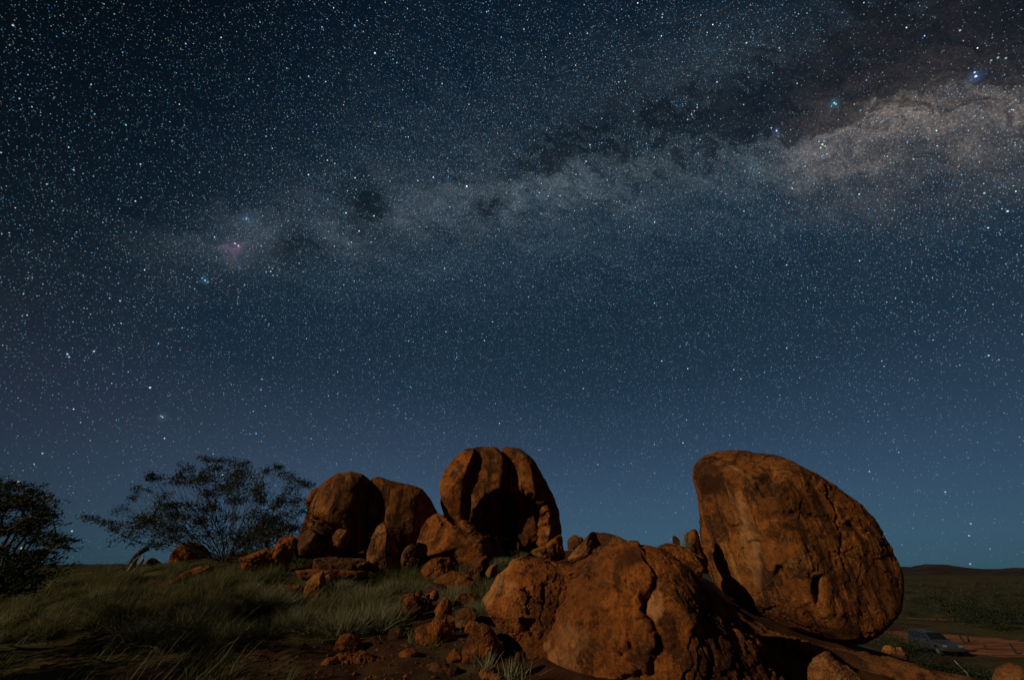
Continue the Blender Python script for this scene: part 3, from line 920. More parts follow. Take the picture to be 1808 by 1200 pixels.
# twin domes and the ledges below them
rock('boulder', 'tall domed boulder at the end of the twin pair, lit on its outer side', c2((140, 480), (182, 360), (230, 252), (270, 214), (320, 185), (390, 175), (440, 189), (478, 215), (490, 300), (480, 420), (478, 540), (400, 580), (300, 590), (190, 560)),
     17.0, .85, ROCK_S, 7, .64, cuts=[(.78, .05, .62, .80), (-.6, .2, .78, .84)], seed=91, lump=.022, rough=.010, flake=.008, fine=.006)
rock('boulder', 'broad domed boulder of the twin pair, nearer the split tower', c2((462, 420), (472, 320), (486, 220), (500, 206), (535, 204), (600, 222), (680, 238), (740, 260), (782, 312), (818, 380), (800, 450), (740, 520), (620, 550), (500, 510)),
     17.8, .8, ROCK_S, 7, .64, cuts=[(.6, .1, .8, .82), (-.3, .1, .95, .86)], seed=92, lump=.022, rough=.010, flake=.008, fine=.006)
rock('boulder', 'dark rock peeping out behind the outer domed boulder', c2((165, 330), (178, 290), (205, 258), (240, 250), (260, 300), (240, 380), (190, 380)), 18.8, .8, ROCK, 6, .85, seed=93)
rock('boulder', 'small pale round rock perched in the dark under the twin domes', c2((296, 495), (312, 465), (338, 453), (372, 462), (386, 498), (370, 540), (340, 552), (308, 538)), 15.2, .85, ROCK_P, 6, .85, facets=4, seed=94)
rock('rock', 'dark block below the outer domed boulder beside the acacia', c2((88, 500), (110, 465), (170, 455), (220, 470), (228, 520), (300, 560), (290, 600), (120, 600), (90, 560)), 15.6, .8, ROCK_D, 6, .75, facets=5, seed=95, cat='rock')
rock('rock', 'orange cracked rock face lit at the end of the ledge by the acacia', c2((-5, 600), (10, 550), (40, 500), (80, 478), (105, 500), (110, 570), (90, 640), (20, 660)), 15.2, .8, ROCK, 6, .75, facets=5, seed=96, cat='rock')
rock('ledge', 'long flat ledge of rock beneath the twin domes', c2((210, 605), (240, 588), (330, 590), (460, 600), (475, 620), (470, 690), (300, 700), (200, 660)), 14.8, .6, ROCK_D, 6, .6, cuts=[(0, .9, .4, .5)], seed=97, cat='rock ledge')
rock('ledge', 'lower flat ledge of rock beside the acacia trunk', c7((1090, 700), (1180, 665), (1330, 635), (1380, 700), (1390, 780), (1250, 800), (1120, 780)), 15.0, .6, ROCK, 6, .65, facets=2, seed=98, cat='rock ledge')
rock('ledge', 'low broken ledge strip above the grass, below the long ledge', c2((95, 665), (200, 655), (320, 660), (460, 665), (470, 700), (300, 715), (110, 700)), 14.0, .7, ROCK, 6, .6, facets=2, seed=99, cat='rock ledge')
rock('boulder', 'low reddish boulder behind the acacia stems', c7((622, 750), (645, 700), (684, 640), (730, 610), (790, 600), (870, 625), (930, 690), (940, 760), (800, 800), (680, 790)), 21.5, .8, ROCK, 7, .8, facets=4, seed=101)
rock('rock', 'small dark rock on the skyline beside the burnt stump', c7((488, 742), (510, 712), (540, 700), (580, 722), (618, 742), (600, 775), (520, 775)), 19.5, .9, ROCK_D, 6, .8, facets=4, seed=103, cat='rock')
rock('rock', 'tilted slab with a pale edge lying in grass before the acacia', c7((612, 878), (640, 850), (720, 805), (830, 758), (905, 752), (940, 800), (900, 840), (780, 860), (700, 880)), 14.8, .7, ROCK, 6, .7, cuts=[(-.3, .8, .5, .6)], facets=2, seed=104, cat='rock')
rock('rock', 'low dark rock behind the burnt stump', c7((250, 800), (270, 770), (340, 760), (440, 755), (472, 790), (440, 820), (300, 825)), 17.6, .9, ROCK_D, 6, .8, facets=4, seed=105, cat='rock')
rock('rock', 'pale jagged standing rock in the grass slope', c2((158, 770), (175, 720), (205, 675), (230, 650), (250, 662), (268, 700), (282, 740), (292, 780), (250, 825), (175, 832)), 12.8, .7, ROCK_P, 7, .7, facets=7, cuts=[(.6, .1, .75, .7)], seed=106, flake=.04, cat='rock')
rock('rock', 'little pale rock chip behind the jagged standing rock', c2((262, 690), (285, 668), (300, 690), (318, 710), (290, 735), (268, 720)), 13.4, .8, ROCK_P, 6, .75, facets=4, seed=107, cat='rock')
rock('rock', 'flat rock fallen in grass beside the jagged standing rock', c2((-10, 785), (30, 755), (100, 718), (150, 735), (160, 770), (130, 800), (40, 810)), 12.9, .7, ROCK, 6, .7, cuts=[(0, .85, .5, .6)], facets=2, seed=108, cat='rock')

# tumble of rocks between grass and mound
rock('rock', 'small knobbly rock topmost in the tumbled heap by the grass', c6((340, 600), (350, 500), (400, 478), (490, 500), (520, 560), (500, 660), (400, 670)), 11.0, .85, ROCK, 6, .8, facets=5, seed=111, cat='rock', lump=.08)
rock('rock', 'thin rock sliver standing on the tumbled heap', c6((440, 490), (455, 440), (500, 435), (510, 480), (480, 515)), 11.3, .8, ROCK, 5, .8, facets=4, seed=112, cat='rock')
rock('rock', 'ochre slab leaning at the top of the tumbled heap', c6((495, 520), (560, 470), (620, 440), (670, 465), (640, 520), (560, 545)), 11.5, .8, ROCK_P, 6, .7, facets=5, seed=113, cat='rock')
rock('rock', 'speckled upright rock in the middle of the tumbled heap', c6((612, 620), (640, 540), (690, 490), (740, 520), (770, 600), (760, 690), (690, 715), (630, 690)), 10.7, .85, ROCK, 6, .82, facets=4, seed=114, cat='rock')
rock('rock', 'brown rock half hidden in weeds beside the orange lobe', c6((760, 720), (790, 630), (850, 590), (940, 590), (1000, 620), (990, 700), (900, 760), (800, 770)), 10.4, .85, ROCK_D, 6, .85, facets=3, seed=115, cat='rock')
rock('boulder', 'rusty overhanging rock with a hollow under it', c6((424, 850), (440, 785), (500, 740), (600, 705), (700, 690), (760, 760), (775, 850), (740, 930), (700, 1010), (620, 1020), (500, 1010), (460, 930)), 9.6, .8, ROCK, 7, .85, facets=2, seed=116, lump=.07, flake=.04,
     feats=[('raise', c6((530, 960), (560, 920), (680, 925), (720, 1000), (700, 1070), (520, 1070)), 4, -.30), ('stain_shade', c6((440, 870), (530, 800), (560, 880), (500, 1000)), 4, .4)])
rock('boulder', 'egg-shaped boulder at the foot of the orange lobe', c6((835, 1075), (842, 960), (885, 835), (935, 755), (1015, 715), (1085, 745), (1135, 820), (1150, 900), (1190, 930), (1195, 1080), (1120, 1130), (950, 1130)), 8.8, .8, ROCK, 7, .85, facets=2, seed=117, lump=.05, flake=.035)
rock('rock', 'small tan stone at the bottom edge below the egg-shaped rock', c6((985, 1150), (1000, 1105), (1070, 1090), (1130, 1110), (1150, 1170), (1100, 1210), (1010, 1200)), 8.0, .85, ROCK_P, 6, .9, seed=118, cat='rock')
rock('rock', 'second small tan stone at the bottom edge, next to the cracked boulder', c6((1075, 1190), (1100, 1150), (1150, 1140), (1190, 1170), (1190, 1220), (1120, 1240)), 7.7, .85, ROCK_P, 6, .9, seed=119, cat='rock')
rock('rock', 'dark angular rock wedged between egg-shaped rock and orange lobe', c6((1135, 810), (1150, 770), (1200, 775), (1215, 820), (1190, 870), (1150, 860)), 9.2, .8, ROCK_D, 5, .8, facets=4, seed=120, cat='rock')
rock('rock', 'dark pointed stone at the base of the orange lobe', c6((1270, 1080), (1290, 1000), (1320, 960), (1350, 1000), (1360, 1070), (1330, 1130), (1280, 1130)), 8.2, .85, ROCK_D, 6, .85, facets=3, seed=121, cat='rock')
rock('boulder', 'low brown boulder rising from bare ground at the bottom edge', c8((1080, 460), (1100, 410), (1180, 385), (1320, 385), (1440, 420), (1450, 520), (1300, 580), (1120, 560)), 8.3, .8, ROCK_D, 6, .85, facets=2, seed=122)
rock('boulder', 'small smooth dome rock at the edge of the bare ground', c8((465, 285), (490, 220), (530, 175), (590, 158), (650, 180), (690, 240), (700, 300), (600, 330), (500, 320)), 9.3, .85, ROCK, 6, .85, seed=123, lump=.05, flake=.01)
rock('flat_slab', 'layered flat slab lying on the dark bare ground', c8((340, 500), (360, 440), (430, 340), (560, 290), (700, 282), (720, 330), (860, 360), (960, 420), (900, 480), (700, 520), (450, 540)), 8.7, .55, ROCK, 7, .6, cuts=[(0, .85, .5, .55)], seed=124, flake=.08, cat='rock slab')
rock('rock', 'pale little rock poking from shade between lobe and tower', c3((80, 245), (105, 205), (135, 190), (150, 215), (125, 270), (95, 280)), 12.6, .8, ROCK_P, 5, .75, facets=5, seed=125, cat='rock')
rock('rock', 'yellowish weathered rock among weeds under the small orange boulder', c6((600, 400), (640, 310), (740, 280), (860, 300), (980, 370), (1000, 470), (960, 520), (760, 500), (640, 470)), 13.4, .75, ROCK, 6, .75, facets=8, seed=126, cat='rock', lump=.08)
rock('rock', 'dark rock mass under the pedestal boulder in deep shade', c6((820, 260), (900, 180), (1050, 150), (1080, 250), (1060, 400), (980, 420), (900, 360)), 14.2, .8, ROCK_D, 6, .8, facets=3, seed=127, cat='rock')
rock('rock', 'dark red stone almost lost in the unlit grass', c8((-150, 330), (-120, 280), (-40, 265), (60, 285), (90, 340), (0, 370), (-100, 365)), 9.4, .8, ROCK_D, 6, .85, facets=2, seed=128, cat='rock')
rock('rock', 'lone pale stone in the dark corner grass', [(66, 1182), (70, 1174), (80, 1171), (88, 1176), (88, 1186), (76, 1191)], 8.6, .8, ROCK_P, 5, .85, seed=129, cat='rock')
rgq = np.random.default_rng(88)
for k, (u0, v0, r0, lab) in enumerate([
        (716, 1064, 13, 'brown stone just above the small knobbly rock'), (748, 1116, 14, 'stone between the knobbly rock and the rusty overhanging rock'),
        (782, 1112, 17, 'stone wedged under the speckled upright rock'), (836, 1118, 15, 'stone between the half hidden brown rock and the egg-shaped boulder'),
        (706, 1126, 14, 'stone at the grass edge beside the rusty overhanging rock'), (858, 1102, 15, 'dark stone against the orange lobe above the egg-shaped boulder'),
        (808, 1166, 13, 'stone on bare ground between rusty rock and egg-shaped boulder'), (768, 1054, 15, 'stone between the ochre leaning slab and the small orange boulder'),
        (822, 1070, 16, 'stone in weeds above the half hidden brown rock'), (722, 1158, 11, 'flat stone on bare ground below the rusty overhanging rock'),
        (690, 1098, 16, 'stone in the grass beside the knobbly rock, tussock side'), (742, 1078, 18, 'dark stone between the knobbly rock and the speckled upright rock')]):
    hit = ground_hit(u0, v0)
    r0 = r0 * 1.55
    an = np.linspace(0, 2 * math.pi, 8)[:-1]
    rock('rock', lab, [(u0 + r0 * rgq.uniform(.8, 1.35) * math.cos(q), v0 - 5 - r0 * .85 * rgq.uniform(.7, 1.25) * math.sin(q)) for q in an], float(hit[1]), .85, ROCK_D if k % 3 else ROCK, 6, .62,
         facets=7, seed=200 + k, group='stones of the tumbled heap', cat='rock')
# rocks beside the vehicle
rock('rock', 'orange rock in the scrub nearest the egg-shaped boulder, by the vehicle', c5((690, 880), (710, 840), (760, 830), (800, 860), (800, 905), (740, 915)), 21, .85, ROCK_P, 6, .85, facets=4, seed=131, cat='rock')
rock('rock', 'orange knuckle-shaped rock between scrub and the parked vehicle', c5((800, 900), (810, 850), (850, 845), (880, 890), (905, 905), (900, 950), (850, 935)), 20, .85, ROCK_P, 6, .85, facets=4, seed=132, cat='rock')

# ------------------------------------------------------------------ plants: shared builders
def tubes(paths, radii, sides=6):
    Vs, Fs, off = [], [], 0
    for pth, rad in zip(paths, radii):
        pth = np.asarray(pth); n = len(pth)
        if n < 2: continue
        tn = np.gradient(pth, axis=0); tn /= np.maximum(np.linalg.norm(tn, axis=1), 1e-9)[:, None]
        ref = np.where(np.abs(tn[:, 2:3]) > .9, [[1, 0, 0]], [[0, 0, 1]])
        s1 = np.cross(tn, ref); s1 /= np.maximum(np.linalg.norm(s1, axis=1), 1e-9)[:, None]
        s2 = np.cross(tn, s1)
        a = np.linspace(0, 2 * math.pi, sides, endpoint=False)
        ring = pth[:, None] + np.asarray(rad)[:, None, None] * (s1[:, None] * np.cos(a)[None, :, None] + s2[:, None] * np.sin(a)[None, :, None])
        Vs.append(ring.reshape(-1, 3))
        ii, jj = np.meshgrid(np.arange(n - 1), np.arange(sides), indexing='ij')
        j2 = (jj + 1) % sides
        Fs.append((np.stack([ii * sides + jj, ii * sides + j2, (ii + 1) * sides + j2, (ii + 1) * sides + jj], -1) + off).reshape(-1, 4))
        off += n * sides
    return np.concatenate(Vs), np.concatenate(Fs)


def leaf_quads(pts, size, rg, aspect=.38, lean=None):
    n = len(pts)
    d = rg.normal(size=(n, 3))
    if lean is not None: d += np.asarray(lean)
    d /= np.linalg.norm(d, axis=1)[:, None]
    s = np.cross(d, rg.normal(size=(n, 3))); s /= np.linalg.norm(s, axis=1)[:, None]
    L = (size * rg.uniform(.6, 1.4, n))[:, None]
    a = pts - d * L * .5; b_ = pts + s * L * aspect * .5; c = pts + d * L * .5; e_ = pts - s * L * aspect * .5
    V = np.stack([a, b_, c, e_], 1).reshape(-1, 3)
    F = np.arange(4 * n).reshape(-1, 4)
    return V, F


def grow(base, targets, bf=.55, step=.28, jit=.06, tip=.007, expo=2.25, rg=None, up=.25):
    """a branching skeleton from the base to every target: nodes, parents, radii"""
    nodes = [np.array(base)]; par = [-1]; plen = [0.0]
    order = np.argsort(np.linalg.norm(targets - base, axis=1))
    tips = []
    for k in order:
        tg = targets[k]
        N_ = np.array(nodes); pl = np.array(plen)
        d = np.linalg.norm(N_ - tg, axis=1)
        i = int(np.argmin(d + bf * pl + (N_[:, 2] > tg[2] + .1) * .8))
        L = d[i]; m_ = max(1, int(L / step))
        st = N_[i]; side = rg.normal(size=3) * .05 * L
        prev = i
        for j in range(1, m_ + 1):
            f = j / m_
            q = st + (tg - st) * f + (np.array([0, 0, up * L * .16]) + side * .6) * math.sin(math.pi * f) * .5 + (rg.normal(size=3) * jit if j < m_ else 0)
            plen.append(plen[prev] + float(np.linalg.norm(q - nodes[prev])))
            nodes.append(q); par.append(prev); prev = len(nodes) - 1
        tips.append(prev)
    n = len(nodes); acc = np.zeros(n)
    kids = [[] for _ in range(n)]
    for i in range(1, n): kids[par[i]].append(i)
    for i in range(n - 1, -1, -1):
        acc[i] = acc[i] if kids[i] else tip ** expo
        if par[i] >= 0: acc[par[i]] += acc[i]
    rad = acc ** (1 / expo)
    paths, radii = [], []
    started = [(0, k) for k in kids[0]]
    while started:
        p0, i = started.pop()
        pth, rd = [nodes[p0], nodes[i]], [min(rad[p0], rad[i] * 1.25), rad[i]]
        while kids[i]:
            ks = sorted(kids[i], key=lambda q: -rad[q])
            for k in ks[1:]: started.append((i, k))
            i = ks[0]; pth.append(nodes[i]); rd.append(rad[i])
        paths.append(np.array(pth)); radii.append(np.array(rd))
    return paths, radii


def make_tree(name, label, base, clumps, Y, dspread, leaf, lsize, per, seed, sub=5, bf=.5, lean=None, mat=LEAF, trunkr=.007):
    rg = np.random.default_rng(seed)
    tg, leaves = [], []
    for (u, v, ru, rv, *own) in clumps:
        off = rg.normal() * dspread
        c0 = P(u, v, (own[0] if own else Y) + off)
        k = Y / (FPX * 1.15)
        for _ in range(sub):
            q = c0 + np.array([rg.uniform(-1, 1) * ru * k * .8, rg.normal() * ru * k * .7, rg.uniform(-1, 1) * rv * k * .7])
            tg.append(q)
            nl = int(per * rg.uniform(.6, 1.3))
            leaves.append(q + rg.normal(size=(nl, 3)) * np.array([ru * k * .42, ru * k * .4, rv * k * .62]))
    tg = np.array(tg)
    paths, radii = grow(np.array(base), tg, bf=bf, rg=rg, tip=trunkr)
    root = link(name, None, loc=tuple(base))
    tag(root, label, 'tree')
    thick = [i for i in range(len(paths)) if radii[i][0] > .022]
    thin = [i for i in range(len(paths)) if radii[i][0] <= .022]
    for nm, idx, sd in (('trunk', thick, 7), ('twigs', thin, 4)):
        if idx:
            V, F = tubes([paths[i] for i in idx], [radii[i] for i in idx], sd)
            o = link(nm, mesh_np(nm, V - np.array(base), F), BARK, root)
            if nm == 'twigs': o['kind'] = 'stuff'
    lp = np.concatenate(leaves)
    V, F = leaf_quads(lp, lsize, rg, .36, lean)
    o = link('crown', mesh_np('crown', V - np.array(base), F, False, {'tint': np.repeat(rg.uniform(0, 1, len(lp)), 4)}), mat, root)
    o['kind'] = 'stuff'
    return root


CL = [(180, 445, 45, 18), (230, 480, 60, 14), (330, 400, 60, 30), (310, 510, 50, 20), (420, 320, 40, 25), (400, 575, 45, 30), (480, 270, 45, 18), (540, 190, 30, 20), (590, 200, 60, 20), (590, 400, 90, 40),
      (560, 540, 60, 30), (560, 620, 60, 18), (700, 205, 40, 25), (720, 470, 80, 40), (790, 210, 50, 20), (770, 130, 40, 20), (830, 180, 50, 20), (880, 70, 40, 18), (960, 75, 50, 15), (900, 180, 60, 25),
      (950, 130, 50, 20), (1050, 100, 60, 25), (1040, 190, 60, 40), (1110, 110, 40, 25), (1150, 160, 60, 25), (1100, 250, 50, 30), (1000, 270, 50, 30), (880, 300, 45, 25), (900, 370, 50, 30), (1030, 340, 50, 25),
      (1200, 170, 50, 30), (1260, 150, 40, 25), (1330, 120, 40, 20), (1370, 170, 50, 30), (1420, 190, 45, 30), (1470, 220, 50, 20), (1530, 240, 40, 20), (1440, 280, 50, 25), (1400, 340, 60, 30), (1480, 330, 50, 30),
      (1470, 390, 60, 30), (1380, 430, 60, 25), (1300, 370, 60, 30), (1230, 330, 50, 25), (1180, 270, 40, 25), (1270, 450, 60, 30), (1340, 480, 60, 30), (1450, 500, 60, 15), (1200, 430, 50, 30), (1100, 440, 60, 30),
      (1240, 520, 60, 40), (1150, 520, 60, 30), (1030, 450, 60, 25), (900, 470, 60, 40), (820, 480, 50, 30), (760, 560, 60, 30), (680, 580, 40, 30), (860, 560, 60, 30), (1000, 540, 60, 30), (1300, 540, 50, 25), (1080, 600, 60, 30), (660, 360, 30, 16), (500, 470, 60, 22), (640, 500, 50, 20)]
rgc = np.random.default_rng(3)
for _ in range(34):                     # fuller inside of the dome
    a_ = rgc.uniform(math.radians(15), math.radians(165)); q_ = math.sqrt(rgc.uniform(.12, .92))
    CL.append((960 + 590 * q_ * math.cos(a_), 640 - 530 * q_ * math.sin(a_), rgc.uniform(30, 60), rgc.uniform(20, 45)))
clumps = [(120 + a / 3.616, 790 + b_ / 3.616, c / 3.616, d / 3.616) for a, b_, c, d in CL]
tb = P(388, 1012, 18.0)
tb[2] = ground_z(tb[0], tb[1])[0] - .05
make_tree('acacia_tree', 'open-crowned many-stemmed acacia standing in grass before the domed boulders', tb, clumps, 18.0, 1.3, LEAF, .098, 46, 6, bf=.95, lean=(.5, 0, .25), trunkr=.0045)

rg = np.random.default_rng(12)
cl2 = []
for k in range(85):
    v = rg.uniform(842, 1040)
    lim = np.interp(v, [842, 860, 890, 910, 930, 965, 985, 1000, 1040], [20, 60, 100, 130, 95, 132, 110, 100, 60])
    u = lim - abs(rg.normal()) * 95 - rg.uniform(0, 14)
    cl2.append((u, v, rg.uniform(12, 28), rg.uniform(3, 7)))
for k in range(30):
    cl2.append((rg.uniform(-130, 75), rg.uniform(870, 1052), rg.uniform(14, 26), rg.uniform(4, 8)))
sb = P(-60, 1075, 8.6)
sb[2] = ground_z(sb[0], sb[1])[0] - .05
make_tree('dark_bushy_tree', 'dark dense bushy tree entering from the edge of the photo', sb, cl2, 8.6, .75, LEAF_D, .066, 30, 9, bf=.6, lean=(1.5, 0, .8), mat=LEAF_D)
# unseen tree added out of frame to cast shade over the bare ground
rg = np.random.default_rng(18)
cl3 = []
for k in range(60):
    c = np.array([-11.8, 4.9, 2.1]) + rg.normal(size=3) * np.array([1.1, .9, .75])
    u, v = proj(c)
    cl3.append((float(u), float(v), 60, 34, float(c[1])))
nb = np.array([-11.9, 4.9, 0.0]); nb[2] = ground_z(nb[0], nb[1])[0] - .05
make_tree('dark_bushy_tree', 'dense bushy tree added out of view to shade the bare ground', nb, cl3, 4.9, .1, LEAF_D, .10, 60, 19, bf=.5, mat=LEAF_D)


# ------------------------------------------------------------------ grass
def blades(bases, heights, spread, rg, width, nper, lean=(.25, 0), droop=.5, stiff=1.0, tint=None):
    """curved tapering blades fanned out from every base: 3 segments each"""
    n = len(bases) * nper
    b0 = np.repeat(bases, nper, 0)
    h = np.repeat(heights, nper) * rg.uniform(.45, 1.1, n)
    a = rg.uniform(0, 2 * math.pi, n)
    tilt = np.abs(rg.normal(size=n)) * spread
    dx = np.cos(a) * np.sin(tilt) + lean[0]; dy = np.sin(a) * np.sin(tilt) + lean[1]
    root = b0 + np.stack([np.cos(a), np.sin(a), 0 * a], 1) * (rg.uniform(0, .35, n) * np.repeat(heights, nper) * .4)[:, None]
    dirv = np.stack([dx, dy, np.maximum(np.cos(tilt), .15)], 1); dirv /= np.linalg.norm(dirv, axis=1)[:, None]
    side = np.cross(dirv, np.stack([np.cos(a * 3), np.sin(a * 3), 0 * a], 1)); side /= np.maximum(np.linalg.norm(side, axis=1), 1e-6)[:, None]
    hor = np.stack([dx, dy, 0 * dx], 1)
    rows = []
    for f, wf in ((0, 1.0), (.4, .85), (.75, .5), (1.0, .08)):
        q = root + dirv * (h * f)[:, None] + (hor * .5 - np.array([0, 0, .35])) * (h * droop * f * f)[:, None]
        ww = (side * (width * wf * .5)) * np.ones((n, 1))
        rows += [q - ww, q + ww]
    V = np.stack(rows, 1).reshape(-1, 3)
    o = (np.arange(n) * 8)[:, None, None]
    F = (np.array([[0, 1, 3, 2], [2, 3, 5, 4], [4, 5, 7, 6]])[None] + o).reshape(-1, 4)
    tn = np.repeat(tint, nper) if tint is not None else rg.uniform(0, 1, n)
    tn = np.clip(tn + rg.normal(size=n) * .15, 0, 1)
    return V, F, np.repeat(tn, 8)


foot = np.array(FOOT)


def clear_of_rocks(x, y, k=.85):
    d = np.hypot(x[:, None] - foot[None, :, 0], y[:, None] - foot[None, :, 1])
    return (d > foot[None, :, 2] * k).all(1)


rg = np.random.default_rng(33)
n = 52000
x = rg.uniform(-26, 1.5, n); y = rg.uniform(5.5, 26, n)
z = ground_z(x, y)
u, v = proj(np.stack([x, y, z], 1))
pt = fbm(np.stack([x * .45, y * .45, 0 * x], 1), 4, 77)
bare = poly_sd(u, v, [(520, 1140), (600, 1128), (700, 1128), (760, 1150), (905, 1120), (930, 1230), (380, 1240), (430, 1172)]) > 0
dens = sstep(.0, .25, pt) * .60 + .02
weedy = sstep(660, 700, u) * sstep(1135, 1110, v)
dens = np.maximum(dens, weedy)
heap = poly_sd(u, v, c2((640, 790), (700, 745), (800, 735), (900, 800), (1010, 870), (1060, 960), (900, 990), (680, 980))) > 0
ok = (~heap | (rg.uniform(size=n) < .12)) & (u > -120) & (u < 925) & (v < 1290) & (rg.uniform(size=n) < dens * np.clip(.26 + y * .012 + weedy * .1, 0, .8)) & (~bare | (rg.uniform(size=n) < .03)) & clear_of_rocks(x, y, .7)
x, y, z = x[ok], y[ok], z[ok]
pt2 = fbm(np.stack([x * .8, y * .8, 0 * x + 5], 1), 3, 79)
hh = .13 + .20 * sstep(-.2, .3, pt[ok]) + rg.uniform(0, .12, len(x))
V, F, tn = blades(np.stack([x, y, z - .02], 1), hh, .55, rg, .011, 16, lean=(.14, .03), droop=.75, tint=np.clip(.34 + pt2 * 2.4, 0, 1))
# hummocks of spiky grass in the same sward
hx, hy, hs = [], [], []
for _ in range(190):
    a_, b_ = rg.uniform(-40, 890), 1018 + 118 * rg.uniform() ** 1.4
    q = ground_hit(a_, b_)
    s_ = rg.uniform(.30, .66)
    if poly_sd(np.array([a_]), np.array([b_ - 12]), c2((640, 790), (700, 745), (800, 735), (900, 800), (1010, 870), (1060, 960), (900, 1010), (660, 1010)))[0] > 0:
        continue
    if clear_of_rocks(q[:1], q[1:2], .75)[0]:
        m_ = 15
        an, ra = rg.uniform(0, 6.28, m_), np.sqrt(rg.uniform(0, 1, m_)) * s_ * .55
        hx += list(q[0] + np.cos(an) * ra); hy += list(q[1] + np.sin(an) * ra); hs += list(np.full(m_, s_) * rg.uniform(.8, 1.1, m_))
hx, hy, hs = np.array(hx), np.array(hy), np.array(hs)
V2, F2, tn2 = blades(np.stack([hx, hy, ground_z(hx, hy) - .02], 1), hs, .85, rg, .009, 18, lean=(.06, 0), droop=.30, tint=np.repeat(rg.uniform(.15, 1.25, len(hx) // 15), 15))
F = np.concatenate([F, F2 + len(V)]); V = np.concatenate([V, V2]); tn = np.concatenate([tn, tn2])
tag(link('grass', mesh_np('grass', V, F, True, {'tint': tn}), GRASS), kind='stuff')
print('grass tufts', len(x), 'quads', len(F))

# grit and chips of stone on the bare ground
n = 2600
gx2, gy2 = rg.uniform(-6, 1.2, n), rg.uniform(6.4, 10.6, n)
gz2 = ground_z(gx2, gy2)
u, v = proj(np.stack([gx2, gy2, gz2], 1))
ok = (poly_sd(u, v, [(420, 1150), (560, 1120), (700, 1100), (860, 1060), (930, 1100), (960, 1230), (330, 1240)]) > 0) & clear_of_rocks(gx2, gy2, .6)
cc = np.stack([gx2, gy2, gz2], 1)[ok]
o8 = np.array([[1, 0, 0], [-1, 0, 0], [0, 1, 0], [0, -1, 0], [0, 0, 1], [0, 0, -1]], float)
f8 = np.array([[0, 2, 4], [2, 1, 4], [1, 3, 4], [3, 0, 4], [2, 0, 5], [1, 2, 5], [3, 1, 5], [0, 3, 5]])
sz = .010 + .05 * rg.uniform(size=len(cc)) ** 3.5
V = (cc[:, None] + o8[None] * sz[:, None, None] * rg.uniform(.5, 1.4, (len(cc), 6, 1)) * np.array([1, 1, .7])).reshape(-1, 3)
F = (f8[None] + (np.arange(len(cc)) * 6)[:, None, None]).reshape(-1, 3)
tag(link('gravel', mesh_np('gravel', V, F, False), ROCK_D), kind='stuff')

# long seed stalks
n = 420
x = rg.uniform(-11, -1, n); y = rg.uniform(6, 12.5, n); z = ground_z(x, y)
u, v = proj(np.stack([x, y, z], 1))
ok = (u > -40) & (u < 640) & clear_of_rocks(x, y) & ~((u > 420) & (v > 1110))
V, F, tn = blades(np.stack([x, y, z - .02], 1)[ok], rg.uniform(.5, 1.0, ok.sum()), .3, rg, .007, 2, lean=(.42, .0), droop=.45)
tag(link('grass', mesh_np('stalks', V, F, True, {'tint': tn}), STRAW), kind='stuff')

# spinifex tussocks one can tell apart
rgs = np.random.default_rng(44)


def tussock_mesh(seed, r, h):
    rg = np.random.default_rng(seed)
    nb = 46
    a = rg.uniform(0, 2 * math.pi, nb); q = np.sqrt(rg.uniform(0, 1, nb)) * r * .45
    bs = np.stack([np.cos(a) * q, np.sin(a) * q, 0 * a], 1)
    V, F, tn = blades(bs, np.full(nb, h), .75, rg, .008, 26, lean=(.10, 0), droop=.45, tint=rg.uniform(.2, .9, nb))
    return mesh_np('tussock', V, F, True, {'tint': tn})


TM = [tussock_mesh(k, .55, .55) for k in range(3)]
for k, (u, v, Y, s, lab) in enumerate([
        (606, 1108, 10.9, 1.0, 'large pale spinifex tussock directly behind the small dome rock'), (668, 1098, 11.2, 1.15, 'widest spinifex tussock beside the tumbled rock heap'),
        (640, 1060, 12.6, 1.0, 'pale spinifex tussock below the pointed fin of rock'), (690, 1038, 13.6, .8, 'spinifex tussock at the foot of the pointed fin of rock'),
        (600, 1040, 13.3, .85, 'spinifex tussock behind the jagged standing rock'), (735, 1040, 13.6, .75, 'green tussock between the pointed fin and small orange boulder'),
        (800, 1052, 12.4, .8, 'tussock above the speckled upright rock in the heap'), (845, 1082, 11.0, .75, 'wispy tussock growing against the orange lobe'),
        (520, 1100, 11.0, .9, 'spinifex tussock in front of the flat fallen rock'), (480, 1060, 12.6, .9, 'spinifex tussock beside the flat fallen rock, acacia side'),
        (885, 990, 16.0, .6, 'small tussock in the dark cleft under the split tower'), (440, 1040, 13.4, .9, 'brownish tussock just beside the acacia base'),
        (330, 1090, 11.2, 1.1, 'broad green tussock in the middle of the grass slope'), (250, 1120, 10.2, 1.0, 'low green tussock in the lower grass slope'), (400, 1120, 10.2, .95, 'green tussock above the dark bare hollow'),
        (180, 1050, 14.0, 1.1, 'dim tussock low on the slope below the stump'), (860, 1130, 9.4, .55, 'small tuft behind the egg-shaped rock')]):
    q = ground_hit(u, v + 14 * s)
    z0 = float(ground_z(q[0], q[1])[0])
    o = link('spinifex_tussock', TM[k % 3], SPIN, loc=(q[0], q[1], z0 - .03))
    s = s * (1.25 if u > 450 else 1.0)
    o.scale = (s, s, s * .92); o.rotation_euler = (0, 0, rgs.uniform(0, 6.28))
    tag(o, lab, 'grass tussock', 'spinifex tussocks on the slope')

# wispy plants growing among the rocks
def wisp(label, u, v, Y, h, nb, seed, lean=(.1, 0)):
    rg = np.random.default_rng(seed)
    q = P(u, v, Y)
    bs = rg.normal(size=(nb, 3)) * np.array([.07, .07, 0])
    V, F, tn = blades(bs, np.full(nb, h), .42, rg, .010, 8, lean=lean, droop=.4)
    o = link('rock_plant', mesh_np('rock_plant', V, F, True, {'tint': tn}), SPIN, loc=tuple(q))
    tag(o, label, 'plant')


